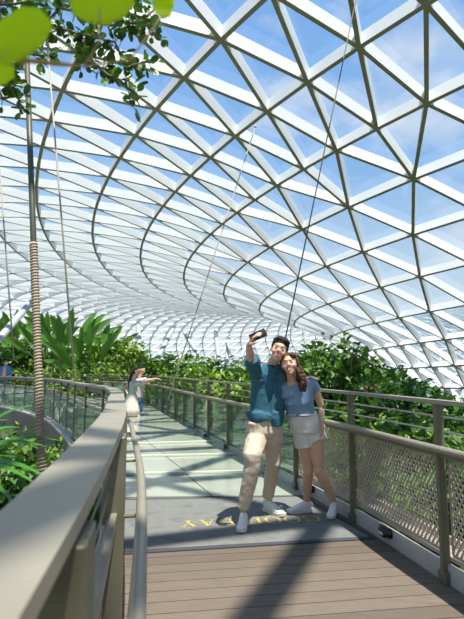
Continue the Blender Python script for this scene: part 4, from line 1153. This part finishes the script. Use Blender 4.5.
for ti, tw in enumerate(twigs):
    pts = [at(*q) for q in tw]; loft(bm, pts, [.009-.006*i/len(pts) for i in range(len(pts))], 6)
    for i in range(len(pts)-1):
        nn = max(4, int((pts[i+1]-pts[i]).length/.0085))
        for k in range(nn):
            p = pts[i].lerp(pts[i+1], (k+r.random())/nn)
            dv = (rv(r)+V((.2, 0, -.4))).normalized(); stem = dv*r.uniform(.01, .045)
            loft(bm, [p, p+stem], .0018, 4)
            L = r.uniform(.032, .072); oval_leaf(bl, p+stem, dv, (V((0, -.7, .5))+rv(r)*.8).normalized(), L, L*.72)
obj('twigs', bm, M['bark'], br, True)
lo = obj('leaves', bl, M['branch_leaf'], br)
# big near leaves, close to the lens and out of focus
nl = thing('near_leaf_spray', 'large lime green leaves close to the lens and out of focus at top left', 'leaves', tuple(at(-30, -10, .62)))
def blob(pp, d, W_=1.0, extra=0):
    c = [at(u, v, d+dd) for u, v, dd in pp]
    bm = bmesh.new(); n = len(c)//2
    A_ = c[:n]; B_ = c[n:][::-1]
    prev = None
    for a, b in zip(A_, B_):
        m_ = (a+b)/2+V((0, .006, -.002)); q = [bm.verts.new(a), bm.verts.new(m_), bm.verts.new(b)]
        if prev: bm.faces.new((prev[0], prev[1], q[1], q[0])); bm.faces.new((prev[1], prev[2], q[2], q[1]))
        prev = q
    bmesh.ops.subdivide_edges(bm, edges=bm.edges[:], cuts=2, use_grid_fill=True)
    bmesh.ops.solidify(bm, geom=bm.faces[:], thickness=.0006)
    return bm
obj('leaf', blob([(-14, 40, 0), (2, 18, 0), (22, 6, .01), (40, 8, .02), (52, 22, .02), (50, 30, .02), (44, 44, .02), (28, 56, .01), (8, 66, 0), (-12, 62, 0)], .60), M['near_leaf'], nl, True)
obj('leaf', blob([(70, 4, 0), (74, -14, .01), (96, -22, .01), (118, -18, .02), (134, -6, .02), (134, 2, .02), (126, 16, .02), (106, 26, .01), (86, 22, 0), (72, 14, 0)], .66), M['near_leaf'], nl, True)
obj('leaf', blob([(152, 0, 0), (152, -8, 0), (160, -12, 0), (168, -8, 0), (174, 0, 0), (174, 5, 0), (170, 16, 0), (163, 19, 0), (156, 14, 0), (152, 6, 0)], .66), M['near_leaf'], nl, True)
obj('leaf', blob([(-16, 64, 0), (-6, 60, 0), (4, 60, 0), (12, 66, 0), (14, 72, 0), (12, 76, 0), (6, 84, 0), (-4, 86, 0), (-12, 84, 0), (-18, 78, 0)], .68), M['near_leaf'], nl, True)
bm = bmesh.new(); loft(bm, [at(-40, 52, .60), at(20, 60, .62), at(60, 64, .64), at(84, 66, .66)], [.004, .0035, .003, .0015], 6); loft(bm, [at(84, 66, .66), at(100, 40, .66), at(100, 8, .66)], [.0015, .0015, .0012], 6)
loft(bm, [at(84, 66, .66), at(130, 60, .66), at(163, 15, .66)], [.0015, .0014, .0012], 6)
obj('stem', bm, mat('pale_brown_stem', (.45, .30, .12), .7), nl, True)
# ------------------------------------------------------------------ raking white roof columns
M['column'] = mat('white_column_paint', (.40, .42, .42), .5)
def column(name, label, tubes, footlab=None):
    t = thing(name, label, 'column', tuple(at(*tubes[0][0])), 'raking white columns under the shell')
    for a, b, r_ in tubes:
        A_, B_ = at(*a), at(*b)
        bm = bmesh.new(); loft(bm, [A_, A_.lerp(B_, .06), A_.lerp(B_, .5), A_.lerp(B_, .94), B_], [r_*.3, r_*.75, r_*.85, r_*.75, r_*.3], 14); obj('strut', bm, M['column'], t, True)
column('raking_column', 'large white raking column crossing behind the wrapped rod at left', [((-12, 352, 17), (33, 300, 21), .17)])
column('raking_column', 'forked white column behind the pointing couple', [((141, 385, 27), (138, 322, 33), .20), ((141, 385, 27), (112, 348, 31), .18), ((141, 390, 27), (175, 325, 33), .20)])
column('raking_column', 'pair of slender white columns above the middle of the balustrade', [((223, 392, 30), (215, 329, 37), .20), ((224, 392, 30), (229, 335, 37), .18), ((223, 392, 30), (211, 376, 29), .15)])
column('raking_column', 'slim white column leaning right between the man in teal and the pair', [((231, 384, 31), (246, 345, 36), .18)])
column('raking_column', 'short white column leaning left above the pointing hand', [((196, 352, 32), (184, 332, 34), .18)])
column('raking_column', 'grey white column standing in the trees right of the woman', [((366, 392, 24), (372, 366, 26), .22), ((366, 392, 24), (352, 370, 27), .16)])
# small flowering shrub on the right
t = thing('flowering_shrub', 'shrub with small pink red flowers right of the woman', 'shrub', tuple(at(370, 405, 12.0)))
bm = bmesh.new(); r = random.Random(8); c = at(372, 387, 12.0)
for k in range(11):
    p = c+V((r.uniform(-.28, .28), r.uniform(-.2, .2), r.uniform(-.10, .10)))
    for j in range(6): leaf_quad(bm, p, rv(r), rv(r), .05, .04)
obj('flowers', bm, M['flower'], t)
bm = bmesh.new()
for k in range(900):
    u_ = rv(r); p = c+V((u_.x*.6, u_.y*.5, -.25+u_.z*.45))*1; leaf_quad(bm, p, u_+rv(r)*.4, V((0, 0, 1))+rv(r)*.4, .14, .07)
obj('foliage', bm, M['leaf_dark'], t)
bm = bmesh.new(); loft(bm, [(c.x, c.y, -4.5), (c.x, c.y, c.z-.4)], [.05, .03], 7); obj('stem', bm, M['bark'], t)
